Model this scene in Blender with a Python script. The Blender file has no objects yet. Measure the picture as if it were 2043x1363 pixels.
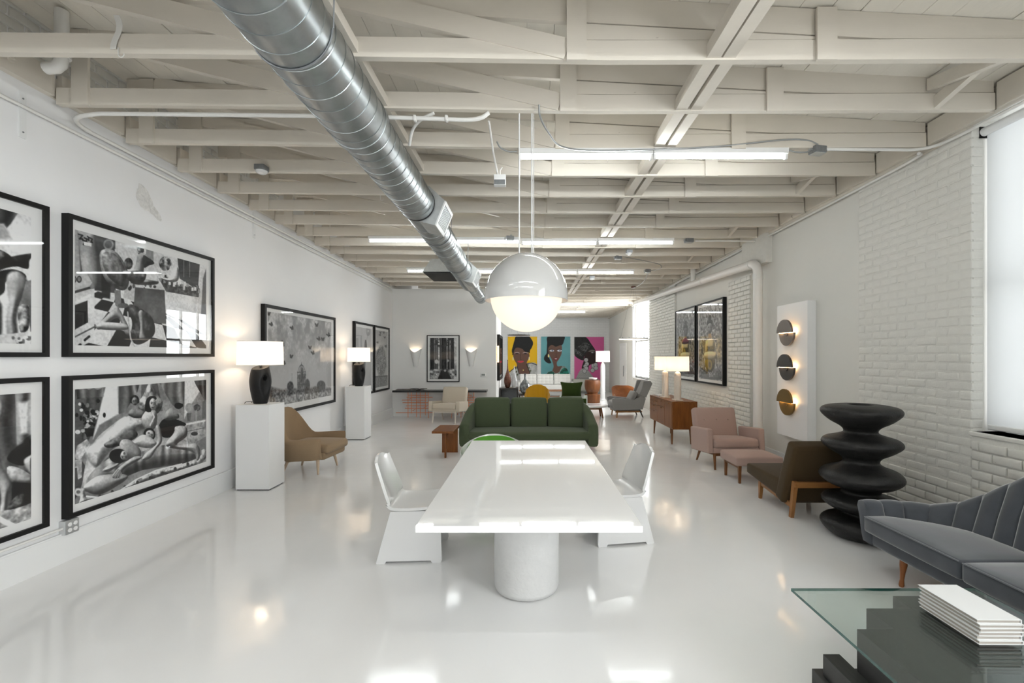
import bpy, bmesh, math, random
import numpy as np
from mathutils import Vector, Matrix, Euler
R = math.radians
PI = math.pi
random.seed(7)
scn = bpy.context.scene
COL = scn.collection

# ------------------------------------------------------------------ camera, sky, exposure
CAMZ = 1.6
cam = bpy.data.cameras.new('camera')
cam.sensor_width = 36.0
cam.lens = 16.0
cam.shift_x = -(1054 - 1021.5) / 2043
cam.shift_y = (711 - 681.5) / 2043
cam.clip_start = 0.05
camo = bpy.data.objects.new('camera', cam)
camo.location = (0, 0, CAMZ)
camo.rotation_euler = (R(90), 0, 0)
COL.objects.link(camo)
scn.camera = camo

scn.view_settings.view_transform = 'Standard'
scn.view_settings.look = 'None'
scn.view_settings.gamma = 1.0
scn.view_settings.use_curve_mapping = False
scn.view_settings.exposure = 0.86

world = bpy.data.worlds.new('sky')
scn.world = world
world.use_nodes = True
wn = world.node_tree
bg = wn.nodes['Background']
bg.inputs['Color'].default_value = (0.93, 0.97, 1.0, 1)
bg.inputs['Strength'].default_value = 0.95

TUBE_E = 22.0        # fluorescent tubes
WARM = (1.0, 0.76, 0.53)


def area_light(name, loc, rot, sx, sy, power, col=(1, 1, 1)):
    l = bpy.data.lights.new(name, 'AREA')
    l.shape = 'RECTANGLE'; l.size = sx; l.size_y = sy
    l.energy = power; l.color = col
    o = bpy.data.objects.new(name, l)
    o.location = loc; o.rotation_euler = rot
    COL.objects.link(o)
    return o


# daylight arriving at the windows (outside the panes, shining in)
area_light('daylight_near', (3.98, 2.35, 2.2), (0, R(90), 0), 2.6, 2.8, 15, (0.95, 0.98, 1.0))
area_light('added_side_light', (3.98, -1.05, 2.25), (0, R(90), 0), 2.4, 2.6, 180, (0.95, 0.98, 1.0))  # added with an unseen window to brighten the floor and left wall
area_light('daylight_far', (4.05, 14.6, 1.95), (0, R(90), 0), 2.2, 2.4, 165, (0.95, 0.98, 1.0))


def point_light(name, loc, power, col=WARM, r=0.04):
    l = bpy.data.lights.new(name, 'POINT')
    l.energy = power; l.color = col; l.shadow_soft_size = r
    o = bpy.data.objects.new(name, l)
    o.location = loc
    COL.objects.link(o)
    return o


# ------------------------------------------------------------------ mesh builder
class MB:
    def __init__(s):
        s.v = []; s.f = []; s.mi = []

    def add(s, vs, fs, M=None, mi=0):
        b = len(s.v)
        if M is not None:
            vs = [tuple(M @ Vector(v)) for v in vs]
        s.v.extend([tuple(v) for v in vs])
        for f in fs:
            s.f.append(tuple(i + b for i in f)); s.mi.append(mi)
        return s

    def box(s, x0, x1, y0, y1, z0, z1, M=None, mi=0):
        vs = [(x0, y0, z0), (x1, y0, z0), (x1, y1, z0), (x0, y1, z0), (x0, y0, z1), (x1, y0, z1), (x1, y1, z1), (x0, y1, z1)]
        fs = [(0, 3, 2, 1), (4, 5, 6, 7), (0, 1, 5, 4), (1, 2, 6, 5), (2, 3, 7, 6), (3, 0, 4, 7)]
        return s.add(vs, fs, M, mi)

    def rbox(s, x0, x1, y0, y1, z0, z1, r=0.01, seg=2, n=1, bulge=(0, 0, 0), M=None, fn=None, mi=0):
        c = ((x0 + x1) / 2, (y0 + y1) / 2, (z0 + z1) / 2)
        h = ((x1 - x0) / 2, (y1 - y0) / 2, (z1 - z0) / 2)
        r = min(r, min(h) * 0.999)
        ax = []
        for k in range(3):
            a = [-h[k] + r * i / seg for i in range(seg + 1)]
            w = 2 * (h[k] - r)
            a += [-h[k] + r + w * i / n for i in range(1, n)]
            a += [h[k] - r * (seg - i) / seg for i in range(seg + 1)]
            ax.append(a)
        idx = {}; vs = []; fs = []

        def vert(i, j, k):
            key = (i, j, k)
            if key in idx:
                return idx[key]
            p = [ax[0][i], ax[1][j], ax[2][k]]
            inn = [max(-(h[q] - r), min(h[q] - r, p[q])) for q in range(3)]
            d = [p[q] - inn[q] for q in range(3)]
            L = math.sqrt(sum(q * q for q in d))
            if L > 1e-9:
                p = [inn[q] + d[q] / L * r for q in range(3)]
            t = [p[q] / h[q] for q in range(3)]
            if any(bulge):
                w = [1 - min(1, q * q) for q in t]
                p = [p[0] + bulge[0] * t[0] * w[1] * w[2], p[1] + bulge[1] * t[1] * w[0] * w[2], p[2] + bulge[2] * t[2] * w[0] * w[1]]
            p = (p[0] + c[0], p[1] + c[1], p[2] + c[2])
            if fn:
                p = fn(*p)
            idx[key] = len(vs); vs.append(p)
            return idx[key]
        N = [len(a) - 1 for a in ax]
        for i in range(N[0]):
            for j in range(N[1]):
                fs.append((vert(i, j, 0), vert(i, j + 1, 0), vert(i + 1, j + 1, 0), vert(i + 1, j, 0)))
                fs.append((vert(i, j, N[2]), vert(i + 1, j, N[2]), vert(i + 1, j + 1, N[2]), vert(i, j + 1, N[2])))
        for i in range(N[0]):
            for k in range(N[2]):
                fs.append((vert(i, 0, k), vert(i + 1, 0, k), vert(i + 1, 0, k + 1), vert(i, 0, k + 1)))
                fs.append((vert(i, N[1], k), vert(i, N[1], k + 1), vert(i + 1, N[1], k + 1), vert(i + 1, N[1], k)))
        for j in range(N[1]):
            for k in range(N[2]):
                fs.append((vert(0, j, k), vert(0, j, k + 1), vert(0, j + 1, k + 1), vert(0, j + 1, k)))
                fs.append((vert(N[0], j, k), vert(N[0], j + 1, k), vert(N[0], j + 1, k + 1), vert(N[0], j, k + 1)))
        return s.add(vs, fs, M, mi)

    def loft(s, rings, cap0=True, cap1=True, closed=True, M=None, mi=0):
        n = len(rings[0]); vs = [p for r in rings for p in r]; fs = []
        for i in range(len(rings) - 1):
            for j in range(n if closed else n - 1):
                k = (j + 1) % n
                fs.append((i * n + j, i * n + k, (i + 1) * n + k, (i + 1) * n + j))
        if cap0:
            fs.append(tuple(reversed(range(n))))
        if cap1:
            fs.append(tuple((len(rings) - 1) * n + j for j in range(n)))
        return s.add(vs, fs, M, mi)

    def cyl(s, p0, p1, r0, r1=None, n=12, M=None, mi=0, cap=True):
        r1 = r0 if r1 is None else r1
        p0 = Vector(p0); p1 = Vector(p1); d = (p1 - p0).normalized()
        a = d.orthogonal().normalized(); b = d.cross(a)
        rings = []
        for p, r in ((p0, r0), (p1, r1)):
            rings.append([tuple(p + a * (math.cos(2 * PI * k / n) * r) + b * (math.sin(2 * PI * k / n) * r)) for k in range(n)])
        return s.loft(rings, cap, cap, True, M, mi)

    def tube(s, pts, r, n=8, closed=False, M=None, mi=0):
        pts = [Vector(p) for p in pts]; N = len(pts); rings = []
        prev = None
        for i, p in enumerate(pts):
            if closed:
                d = (pts[(i + 1) % N] - pts[i - 1]).normalized()
            else:
                d = (pts[min(i + 1, N - 1)] - pts[max(i - 1, 0)]).normalized()
            if prev is None:
                a = d.orthogonal().normalized()
            else:
                a = (prev - d * prev.dot(d))
                a = a.normalized() if a.length > 1e-6 else d.orthogonal().normalized()
            prev = a; b = d.cross(a)
            rr = r[i] if isinstance(r, (list, tuple)) else r
            rings.append([tuple(p + a * (math.cos(2 * PI * k / n) * rr) + b * (math.sin(2 * PI * k / n) * rr)) for k in range(n)])
        if closed:
            rings.append(rings[0])
        return s.loft(rings, not closed, not closed, True, M, mi)

    def lathe(s, prof, c=(0, 0, 0), n=32, cap0=True, cap1=True, off=None, M=None, mi=0, sx=1, sy=1):
        rings = []
        for i, (r, z) in enumerate(prof):
            ox, oy = off(z) if off else (0, 0)
            rings.append([(c[0] + ox + math.cos(2 * PI * k / n) * r * sx, c[1] + oy + math.sin(2 * PI * k / n) * r * sy, c[2] + z) for k in range(n)])
        return s.loft(rings, cap0, cap1, True, M, mi)

    def prism(s, poly, axis, a, b, M=None, mi=0):
        def mk(p, t):
            if axis == 'x': return (t, p[0], p[1])
            if axis == 'y': return (p[0], t, p[1])
            return (p[0], p[1], t)
        return s.loft([[mk(p, a) for p in poly], [mk(p, b) for p in poly]], True, True, True, M, mi)

    def shell(s, grid, th, M=None, mi=0):
        """grid[i][j] of points -> closed thick sheet, th offset along normal"""
        n = len(grid); m = len(grid[0])
        G = [[Vector(p) for p in row] for row in grid]
        O = []
        for i in range(n):
            row = []
            for j in range(m):
                du = G[min(i + 1, n - 1)][j] - G[max(i - 1, 0)][j]
                dv = G[i][min(j + 1, m - 1)] - G[i][max(j - 1, 0)]
                nn = du.cross(dv)
                nn = nn.normalized() if nn.length > 1e-9 else Vector((0, 0, 1))
                t = th(i / (n - 1), j / (m - 1)) if callable(th) else th
                row.append(G[i][j] + nn * t)
            O.append(row)
        vs = [tuple(p) for row in G for p in row] + [tuple(p) for row in O for p in row]
        B = n * m; fs = []
        for i in range(n - 1):
            for j in range(m - 1):
                q = (i * m + j, i * m + j + 1, (i + 1) * m + j + 1, (i + 1) * m + j)
                fs.append(q); fs.append(tuple(B + k for k in reversed(q)))
        for i in range(n - 1):
            fs.append((i * m, (i + 1) * m, B + (i + 1) * m, B + i * m))
            fs.append((i * m + m - 1, B + i * m + m - 1, B + (i + 1) * m + m - 1, (i + 1) * m + m - 1))
        for j in range(m - 1):
            fs.append((j, B + j, B + j + 1, j + 1))
            e = (n - 1) * m
            fs.append((e + j, e + j + 1, B + e + j + 1, B + e + j))
        return s.add(vs, fs, M, mi)

    def mesh(s, name, smooth=None):
        me = bpy.data.meshes.new(name)
        me.from_pydata(s.v, [], s.f)
        bm = bmesh.new(); bm.from_mesh(me)
        bmesh.ops.recalc_face_normals(bm, faces=bm.faces)
        bm.to_mesh(me); bm.free()
        if any(s.mi):
            me.polygons.foreach_set('material_index', s.mi)
        if smooth is not None:
            me.polygons.foreach_set('use_smooth', [True] * len(me.polygons))
            if smooth < 179:
                me.set_sharp_from_angle(angle=R(smooth))
        me.update()
        return me

    def build(s, name, mat, parent=None, smooth=None, loc=None, label=None):
        me = s.mesh(name, smooth)
        for m in (mat if isinstance(mat, (list, tuple)) else [mat]):
            me.materials.append(m)
        o = link(name, me, parent, loc, label)
        if smooth is not None and smooth <= 50:
            w = o.modifiers.new('weighted', 'WEIGHTED_NORMAL'); w.keep_sharp = True; w.weight = 80
        return o


def link(name, me, parent=None, loc=None, label=None):
    o = bpy.data.objects.new(name, me)
    COL.objects.link(o)
    if parent is not None:
        o.parent = parent
    if loc is not None:
        o.location = loc
    if label:
        o['label'] = label
    return o


def tag(o, label, cat, group=None):
    o['label'] = label; o['category'] = cat
    if group:
        o['group'] = group
    return o


def thing(name, label, cat, loc=(0, 0, 0), rz=0.0, group=None):
    o = bpy.data.objects.new(name, None)
    o.empty_display_size = 0.1
    COL.objects.link(o)
    o.location = loc; o.rotation_euler = (0, 0, rz)
    return tag(o, label, cat, group)


def structure(o):
    o['kind'] = 'structure'
    return o


def bx(name, mat, parent, *a, label=None):
    return MB().box(*a).build(name, mat, parent, label=label)


def copy_tree(o, parent=None):
    c = o.copy(); COL.objects.link(c)
    if parent is not None:
        c.parent = parent
    for ch in list(o.children):
        copy_tree(ch, c)
    return c


def arc(c, r, a0, a1, n, plane='xz'):
    out = []
    for i in range(n + 1):
        a = a0 + (a1 - a0) * i / n
        u, v = math.cos(a) * r, math.sin(a) * r
        if plane == 'xz': out.append((c[0] + u, c[1], c[2] + v))
        elif plane == 'xy': out.append((c[0] + u, c[1] + v, c[2]))
        else: out.append((c[0], c[1] + u, c[2] + v))
    return out


def smooth_path(pts, n=8):
    """Catmull-Rom through points"""
    P = [Vector(p) for p in pts]
    P = [P[0] * 2 - P[1]] + P + [P[-1] * 2 - P[-2]]
    out = []
    for i in range(1, len(P) - 2):
        for k in range(n):
            t = k / n
            a, b, c, d = P[i - 1], P[i], P[i + 1], P[i + 2]
            out.append(0.5 * ((2 * b) + (c - a) * t + (2 * a - 5 * b + 4 * c - d) * t * t + (3 * b - a - 3 * c + d) * t ** 3))
    out.append(P[-2])
    return [tuple(p) for p in out]


# ------------------------------------------------------------------ materials
MATS = {}


def srgb(*c):
    if len(c) == 1: c = c[0]
    if isinstance(c, str):
        c = [int(c[i:i + 2], 16) / 255 for i in (0, 2, 4)]
    return tuple((x / 12.92 if x <= 0.04045 else ((x + 0.055) / 1.055) ** 2.4) for x in c)


def pm(name, col, rough=0.5, metal=0.0, spec=0.5, coat=0.0, sheen=0.0, bump=None, var=None, stretch=(1, 1, 1),
       emis=None, estr=0.0, col2=None, specks=None):
    """principled with noise colour variation var=(scale, amount) and noise bump=(scale, strength)"""
    if name in MATS:
        return MATS[name]
    m = bpy.data.materials.new(name); m.use_nodes = True
    nt = m.node_tree; N = nt.nodes; L = nt.links
    b = N['Principled BSDF']
    c = srgb(col) if not isinstance(col, tuple) or isinstance(col, str) else col
    b.inputs['Base Color'].default_value = (*c, 1)
    b.inputs['Roughness'].default_value = rough
    b.inputs['Metallic'].default_value = metal
    b.inputs['Specular IOR Level'].default_value = spec
    b.inputs['Coat Weight'].default_value = coat
    b.inputs['Coat Roughness'].default_value = 0.05
    if sheen:
        b.inputs['Sheen Weight'].default_value = sheen
        b.inputs['Sheen Roughness'].default_value = 0.4
    if emis:
        b.inputs['Emission Color'].default_value = (*emis, 1)
        b.inputs['Emission Strength'].default_value = estr
    tc = mp = None
    if var or bump:
        tc = N.new('ShaderNodeTexCoord'); mp = N.new('ShaderNodeMapping')
        mp.inputs['Scale'].default_value = stretch
        L.new(tc.outputs['Object'], mp.inputs['Vector'])
    if var:
        nz = N.new('ShaderNodeTexNoise'); nz.inputs['Scale'].default_value = var[0]
        nz.inputs['Detail'].default_value = 5; nz.inputs['Roughness'].default_value = 0.6
        L.new(mp.outputs[0], nz.inputs['Vector'])
        rp = N.new('ShaderNodeValToRGB')
        c2 = srgb(col2) if col2 is not None and not isinstance(col2, tuple) else (col2 or tuple(max(0, x * (1 - var[1])) for x in c))
        rp.color_ramp.elements[0].position = 0.32; rp.color_ramp.elements[1].position = 0.68
        rp.color_ramp.elements[0].color = (*c2, 1); rp.color_ramp.elements[1].color = (*c, 1)
        L.new(nz.outputs['Fac'], rp.inputs['Fac'])
        L.new(rp.outputs[0], b.inputs['Base Color'])
    if specks:
        # knots, nicks and worn spots in the paint
        ns = N.new('ShaderNodeTexNoise'); ns.inputs['Scale'].default_value = specks[0]; ns.inputs['Detail'].default_value = 4
        ns.inputs['Roughness'].default_value = 0.7
        L.new(mp.outputs[0], ns.inputs['Vector'])
        r2 = N.new('ShaderNodeValToRGB')
        r2.color_ramp.elements[0].position = specks[1]; r2.color_ramp.elements[0].color = (1, 1, 1, 1)
        r2.color_ramp.elements[1].position = specks[1] + 0.035; r2.color_ramp.elements[1].color = (specks[2], specks[2] * 0.95, specks[2] * 0.9, 1)
        L.new(ns.outputs['Fac'], r2.inputs['Fac'])
        mu = N.new('ShaderNodeMix'); mu.data_type = 'RGBA'; mu.blend_type = 'MULTIPLY'; mu.inputs[0].default_value = 1.0
        L.new(rp.outputs[0], mu.inputs[6]); L.new(r2.outputs[0], mu.inputs[7])
        L.new(mu.outputs[2], b.inputs['Base Color'])
    if bump:
        nb = N.new('ShaderNodeTexNoise'); nb.inputs['Scale'].default_value = bump[0]
        nb.inputs['Detail'].default_value = 3
        L.new(mp.outputs[0], nb.inputs['Vector'])
        bp = N.new('ShaderNodeBump'); bp.inputs['Strength'].default_value = bump[1]
        bp.inputs['Distance'].default_value = bump[2] if len(bump) > 2 else 0.01
        L.new(nb.outputs['Fac'], bp.inputs['Height'])
        L.new(bp.outputs[0], b.inputs['Normal'])
    MATS[name] = m
    return m


def wood(name, c1, c2, axis='x', rough=0.45, scale=6.0, coat=0.0):
    st = {'x': (0.12, 1, 1), 'y': (1, 0.12, 1), 'z': (1, 1, 0.12)}[axis]
    return pm(name, c1, rough, spec=0.32, var=(scale * 4, 0.3), col2=c2, stretch=st, coat=coat, bump=(scale * 10, 0.05, 0.003))


def fabric(name, c, amount=0.18, scale=260, sheen=0.15, rough=0.9, st=0.35):
    return pm(name, c, rough, spec=0.2, sheen=sheen, var=(scale, amount), bump=(scale * 1.3, st, 0.002))


def emissive(name, col, s):
    m = bpy.data.materials.new(name); m.use_nodes = True
    N = m.node_tree.nodes; L = m.node_tree.links
    N.remove(N['Principled BSDF'])
    e = N.new('ShaderNodeEmission'); e.inputs[0].default_value = (*col, 1); e.inputs[1].default_value = s
    L.new(e.outputs[0], N['Material Output'].inputs[0])
    return m


def pane_glass(name, tint=(1, 1, 1), ior=1.45, rough=0.0):
    m = bpy.data.materials.new(name); m.use_nodes = True
    N = m.node_tree.nodes; L = m.node_tree.links
    N.remove(N['Principled BSDF'])
    t = N.new('ShaderNodeBsdfTransparent'); t.inputs[0].default_value = (*tint, 1)
    g = N.new('ShaderNodeBsdfGlossy'); g.inputs['Roughness'].default_value = rough
    f = N.new('ShaderNodeFresnel')
    # the same reflectance on the way in and on the way out of the pane
    ge = N.new('ShaderNodeNewGeometry'); mi = N.new('ShaderNodeMix')
    mi.inputs[2].default_value = ior; mi.inputs[3].default_value = 1 / ior
    L.new(ge.outputs['Backfacing'], mi.inputs[0]); L.new(mi.outputs[0], f.inputs['IOR'])
    x = N.new('ShaderNodeMixShader')
    L.new(f.outputs[0], x.inputs[0]); L.new(t.outputs[0], x.inputs[1]); L.new(g.outputs[0], x.inputs[2])
    L.new(x.outputs[0], N['Material Output'].inputs[0])
    return m


def shade_mat(name, col, ecol, estr, trans=0.5):
    """lamp shade: translucent cloth, glowing because the lamp inside is lit"""
    m = bpy.data.materials.new(name); m.use_nodes = True
    N = m.node_tree.nodes; L = m.node_tree.links
    N.remove(N['Principled BSDF'])
    d = N.new('ShaderNodeBsdfDiffuse'); d.inputs[0].default_value = (*col, 1)
    t = N.new('ShaderNodeBsdfTranslucent'); t.inputs[0].default_value = (*col, 1)
    mx = N.new('ShaderNodeMixShader'); mx.inputs[0].default_value = trans
    e = N.new('ShaderNodeEmission'); e.inputs[0].default_value = (*ecol, 1); e.inputs[1].default_value = estr
    ad = N.new('ShaderNodeAddShader')
    tc = N.new('ShaderNodeTexCoord'); nz = N.new('ShaderNodeTexNoise'); nz.inputs['Scale'].default_value = 180
    bp = N.new('ShaderNodeBump'); bp.inputs['Strength'].default_value = 0.15; bp.inputs['Distance'].default_value = 0.002
    L.new(tc.outputs['Object'], nz.inputs['Vector']); L.new(nz.outputs['Fac'], bp.inputs['Height'])
    L.new(bp.outputs[0], d.inputs['Normal'])
    L.new(d.outputs[0], mx.inputs[1]); L.new(t.outputs[0], mx.inputs[2])
    L.new(mx.outputs[0], ad.inputs[0]); L.new(e.outputs[0], ad.inputs[1])
    L.new((ad if estr > 0 else mx).outputs[0], N['Material Output'].inputs[0])
    return m


def attr_mat(name, rough=0.6):
    m = bpy.data.materials.new(name); m.use_nodes = True
    N = m.node_tree.nodes; L = m.node_tree.links
    b = N['Principled BSDF']; b.inputs['Roughness'].default_value = rough
    b.inputs['Specular IOR Level'].default_value = 0.3
    a = N.new('ShaderNodeAttribute'); a.attribute_name = 'ink'
    L.new(a.outputs['Color'], b.inputs['Base Color'])
    return m


M_wall = pm('plaster_wall', (0.86, 0.86, 0.86), 0.55, bump=(9, 0.12, 0.01), var=(1.2, 0.03))
M_wallr = pm('offwhite_wall', (0.74, 0.73, 0.685), 0.6, bump=(9, 0.12, 0.01), var=(1.2, 0.03))
M_brickp = pm('painted_brick', (0.735, 0.725, 0.68), 0.5, bump=(40, 0.4, 0.006), var=(14, 0.05), specks=(11, 0.70, 0.6))
M_mortar = pm('painted_mortar', (0.715, 0.705, 0.66), 0.6, bump=(60, 0.4, 0.005), var=(20, 0.06))
M_ceil = pm('painted_timber', (0.715, 0.665, 0.585), 0.6, bump=(30, 0.25, 0.004), var=(5, 0.07), stretch=(0.3, 1, 1), specks=(9, 0.70, 0.55))
M_deck = pm('painted_deck', (0.82, 0.775, 0.69), 0.7, bump=(40, 0.3, 0.005), var=(6, 0.08), stretch=(1, 0.3, 1), specks=(8, 0.70, 0.6))
M_conduit = pm('painted_conduit', (0.80, 0.79, 0.76), 0.35, var=(8, 0.05))
M_trimw = pm('white_trim', (0.80, 0.805, 0.80), 0.4, bump=(20, 0.05, 0.003))
M_white = pm('white_lacquer', (0.76, 0.76, 0.755), 0.18, coat=0.3)
M_matwhite = pm('matt_white_paint', (0.84, 0.84, 0.835), 0.45, bump=(30, 0.04, 0.003))
M_steel = pm('galvanised_steel', (0.42, 0.45, 0.46), 0.33, metal=1.0, var=(7, 0.25), bump=(14, 0.05, 0.004))
M_steel2 = pm('galvanised_box', (0.55, 0.57, 0.57), 0.45, metal=0.7, var=(20, 0.15))
M_black = pm('black_frame', (0.006, 0.006, 0.006), 0.5, spec=0.25, bump=(60, 0.05, 0.002))
M_blackmetal = pm('black_metal', (0.02, 0.02, 0.02), 0.35)
M_grey = pm('grey_metal', (0.25, 0.26, 0.27), 0.45, metal=0.5, var=(30, 0.2))
M_paper = pm('mat_paper', (0.84, 0.84, 0.83), 0.8, var=(60, 0.01))
M_glass = pane_glass('picture_glass', (0.985, 0.985, 0.985), 1.30)
M_tube = emissive('fluorescent_tube', (0.955, 1.0, 1.0), TUBE_E)


def floor_material():
    m = bpy.data.materials.new('epoxy_floor'); m.use_nodes = True
    N = m.node_tree.nodes; L = m.node_tree.links; b = N['Principled BSDF']
    tc = N.new('ShaderNodeTexCoord')
    n1 = N.new('ShaderNodeTexNoise'); n1.inputs['Scale'].default_value = 0.7; n1.inputs['Detail'].default_value = 4
    rp = N.new('ShaderNodeValToRGB')
    rp.color_ramp.elements[0].color = (0.83, 0.825, 0.815, 1); rp.color_ramp.elements[1].color = (0.87, 0.87, 0.865, 1)
    rp.color_ramp.elements[0].position = 0.3; rp.color_ramp.elements[1].position = 0.7
    n2 = N.new('ShaderNodeTexNoise'); n2.inputs['Scale'].default_value = 2.2; n2.inputs['Detail'].default_value = 2
    bp = N.new('ShaderNodeBump'); bp.inputs['Strength'].default_value = 0.16; bp.inputs['Distance'].default_value = 0.02
    L.new(tc.outputs['Object'], n1.inputs['Vector']); L.new(tc.outputs['Object'], n2.inputs['Vector'])
    L.new(n1.outputs['Fac'], rp.inputs['Fac']); L.new(rp.outputs[0], b.inputs['Base Color'])
    L.new(n2.outputs['Fac'], bp.inputs['Height']); L.new(bp.outputs[0], b.inputs['Normal'])
    b.inputs['Roughness'].default_value = 0.10
    b.inputs['IOR'].default_value = 1.5
    return m


M_floor = floor_material()
# ------------------------------------------------------------------ room shell
XL, XR, YB, YF = -3.62, 3.62, -3.6, 20.4


def zdrop(y):
    return -0.009 * (y - 2.9)


fl = structure(MB().box(XL - 0.2, XR + 0.4, YB - 0.2, YF + 0.2, -0.1, 0).build('floor', M_floor))
wl = structure(MB().box(XL - 0.2, XL, YB, YF, 0, 4.25).build('wall_left', M_wall))


def brick_wall_mat():
    m = bpy.data.materials.new('far_painted_brick'); m.use_nodes = True
    N = m.node_tree.nodes; L = m.node_tree.links; b = N['Principled BSDF']
    tc = N.new('ShaderNodeTexCoord'); mp = N.new('ShaderNodeMapping'); mp.inputs['Rotation'].default_value = (R(90), 0, 0)
    br = N.new('ShaderNodeTexBrick'); br.inputs['Scale'].default_value = 1.0
    br.inputs['Brick Width'].default_value = 0.21; br.inputs['Row Height'].default_value = 0.076
    br.inputs['Mortar Size'].default_value = 0.006
    br.inputs['Color1'].default_value = (0.80, 0.80, 0.79, 1); br.inputs['Color2'].default_value = (0.77, 0.77, 0.76, 1)
    br.inputs['Mortar'].default_value = (0.70, 0.70, 0.69, 1)
    bp = N.new('ShaderNodeBump'); bp.inputs['Strength'].default_value = 0.5; bp.inputs['Distance'].default_value = 0.008; bp.invert = True
    L.new(tc.outputs['Object'], mp.inputs[0]); L.new(mp.outputs[0], br.inputs['Vector'])
    L.new(br.outputs['Color'], b.inputs['Base Color']); L.new(br.outputs['Fac'], bp.inputs['Height'])
    L.new(bp.outputs[0], b.inputs['Normal']); b.inputs['Roughness'].default_value = 0.6
    return m


wf = structure(MB().box(XL - 0.2, XR + 0.35, YF, YF + 0.2, 0, 4.25).build('wall_far', brick_wall_mat()))
structure(MB().box(XL - 0.2, XR + 0.35, YB - 0.2, YB, 0, 4.25).build('wall_back', M_wall))

# right wall with two window openings and an added one out of view
W1 = (0.9, 3.70, 0.99, 3.50)
W2 = (13.5, 15.7, 0.88, 3.40)
W4 = (-2.4, 0.3, 0.99, 3.50)
b = MB()
X0, X1 = XR, XR + 0.33
for y0, y1 in ((YB, W4[0]), (W4[1], W1[0]), (W1[1], W2[0]), (W2[1], YF)):
    b.box(X0, X1, y0, y1, 0, 4.25)
for w in (W1, W2, W4):
    b.box(X0, X1, w[0], w[1], 0, w[2]); b.box(X0, X1, w[0], w[1], w[3], 4.25)
wr = structure(b.build('wall_right', M_wallr))
MB().box(XR - 0.0188, XR + 0.1, W1[1] + 0.004, 4.96, 0, 3.5).box(XR - 0.0188, XR + 0.1, 0.9, W1[1], 0, 0.97).build('mortar_bed', M_mortar, wr)

# window sill, frame, sashes, blind of the near window
w1 = structure(MB().rbox(XR - 0.03, XR + 0.33, W1[0] - 0.05, W1[1] + 0.015, 0.955, 0.99, 0.008, 1).build('window_1', M_brickp))
b = MB()
fx0, fx1 = XR + 0.20, XR + 0.26
for y in (W1[0], 1.82, 2.74, W1[1] - 0.06):
    b.box(fx0, fx1, y, y + 0.06, 0.99, 3.5)
for z, h in ((0.99, 0.07), (2.16, 0.06), (3.44, 0.06)):
    b.box(fx0, fx1, W1[0], W1[1], z, z + h)
b.build('window_frame', M_trimw, w1)
MB().box(fx0 + 0.03, fx0 + 0.034, W1[0], W1[1], 1.0, 3.48).build('pane', M_glass, w1)
w4 = structure(MB().box(XR - 0.03, XR + 0.33, W4[0] - 0.05, W4[1] + 0.05, 0.955, 0.99).build('added_window_3', M_brickp))  # unseen window added for more light on floor and left wall
b = MB()
for y in (W4[0], -1.53, -0.63, W4[1] - 0.06):
    b.box(fx0, fx1, y, y + 0.06, 0.99, 3.5)
for z, h in ((0.99, 0.07), (2.16, 0.06), (3.44, 0.06)):
    b.box(fx0, fx1, W4[0], W4[1], z, z + h)
b.build('window_frame', M_trimw, w4)
MB().box(fx0 + 0.03, fx0 + 0.034, W4[0], W4[1], 1.0, 3.48).build('pane', M_glass, w4)
M_blind = shade_mat('roller_blind_cloth', (0.86, 0.87, 0.87), (1, 1, 1), 0.0, 0.55)
bl = thing('roller_blind', 'white roller blind drawn down over the near window by the grey sofa', 'blind', (XR + 0.10, 2.3, 3.385))
MB().box(-0.002, 0.0, -1.36, 1.388, -2.345, 0.02).build('blind_cloth', M_blind, bl)
MB().cyl((-0.03, -1.38, 0.03), (-0.03, 1.385, 0.03), 0.034, n=20).build('roller_tube', M_trimw, bl, 40)
MB().rbox(-0.012, 0.012, -1.36, 1.38, -2.375, -2.335, 0.008, 2).build('bottom_rail', M_trimw, bl, 40)
MB().box(-0.06, 0.01, 1.388, 1.394, -0.015, 0.075).build('end_bracket', M_black, bl)

# far window, no blind
w2 = structure(MB().box(XR - 0.03, XR + 0.3, W2[0] - 0.03, W2[1] + 0.03, 0.84, 0.88).build('window_2', M_brickp))
b = MB(); fx0, fx1 = XR + 0.10, XR + 0.16
yy = [W2[0], W2[0] + 0.72, W2[0] + 1.44, W2[1] - 0.06]
for y in yy:
    b.box(fx0, fx1, y, y + 0.06, 0.88, 3.4)
for z in (0.88, 2.08, 3.34):
    b.box(fx0, fx1, W2[0], W2[1], z, z + 0.06)
b.build('window_frame', M_trimw, w2)
for i in range(3):
    for z0, z1 in ((0.94, 2.08), (2.14, 3.34)):
        MB().box(fx0 + 0.028, fx0 + 0.032, yy[i] + 0.06, yy[i + 1], z0, z1).build('pane', M_glass, w2)
MB().box(XR - 0.01, XR + 0.02, W2[1], W2[1] + 0.12, 0.8, 3.42).build('casing', M_trimw, w2)

# partition block that closes the left of the room
structure(MB().box(XL, -0.86, 12.13, 14.3, 0, 3.395).build('wall_partition', pm('partition_paint', (0.77, 0.77, 0.755), 0.55, bump=(9, 0.1, 0.01))))
structure(MB().box(XL, XL + 0.022, YB, 12.13, 0, 0.225).rbox(XL, XL + 0.026, YB, 12.13, 0.215, 0.23, 0.006, 1).build('baseboard_left', M_trimw))
structure(MB().box(XR - 0.022, XR, 4.98, 13.4, 0, 0.225).build('baseboard_right', M_trimw))

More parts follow.
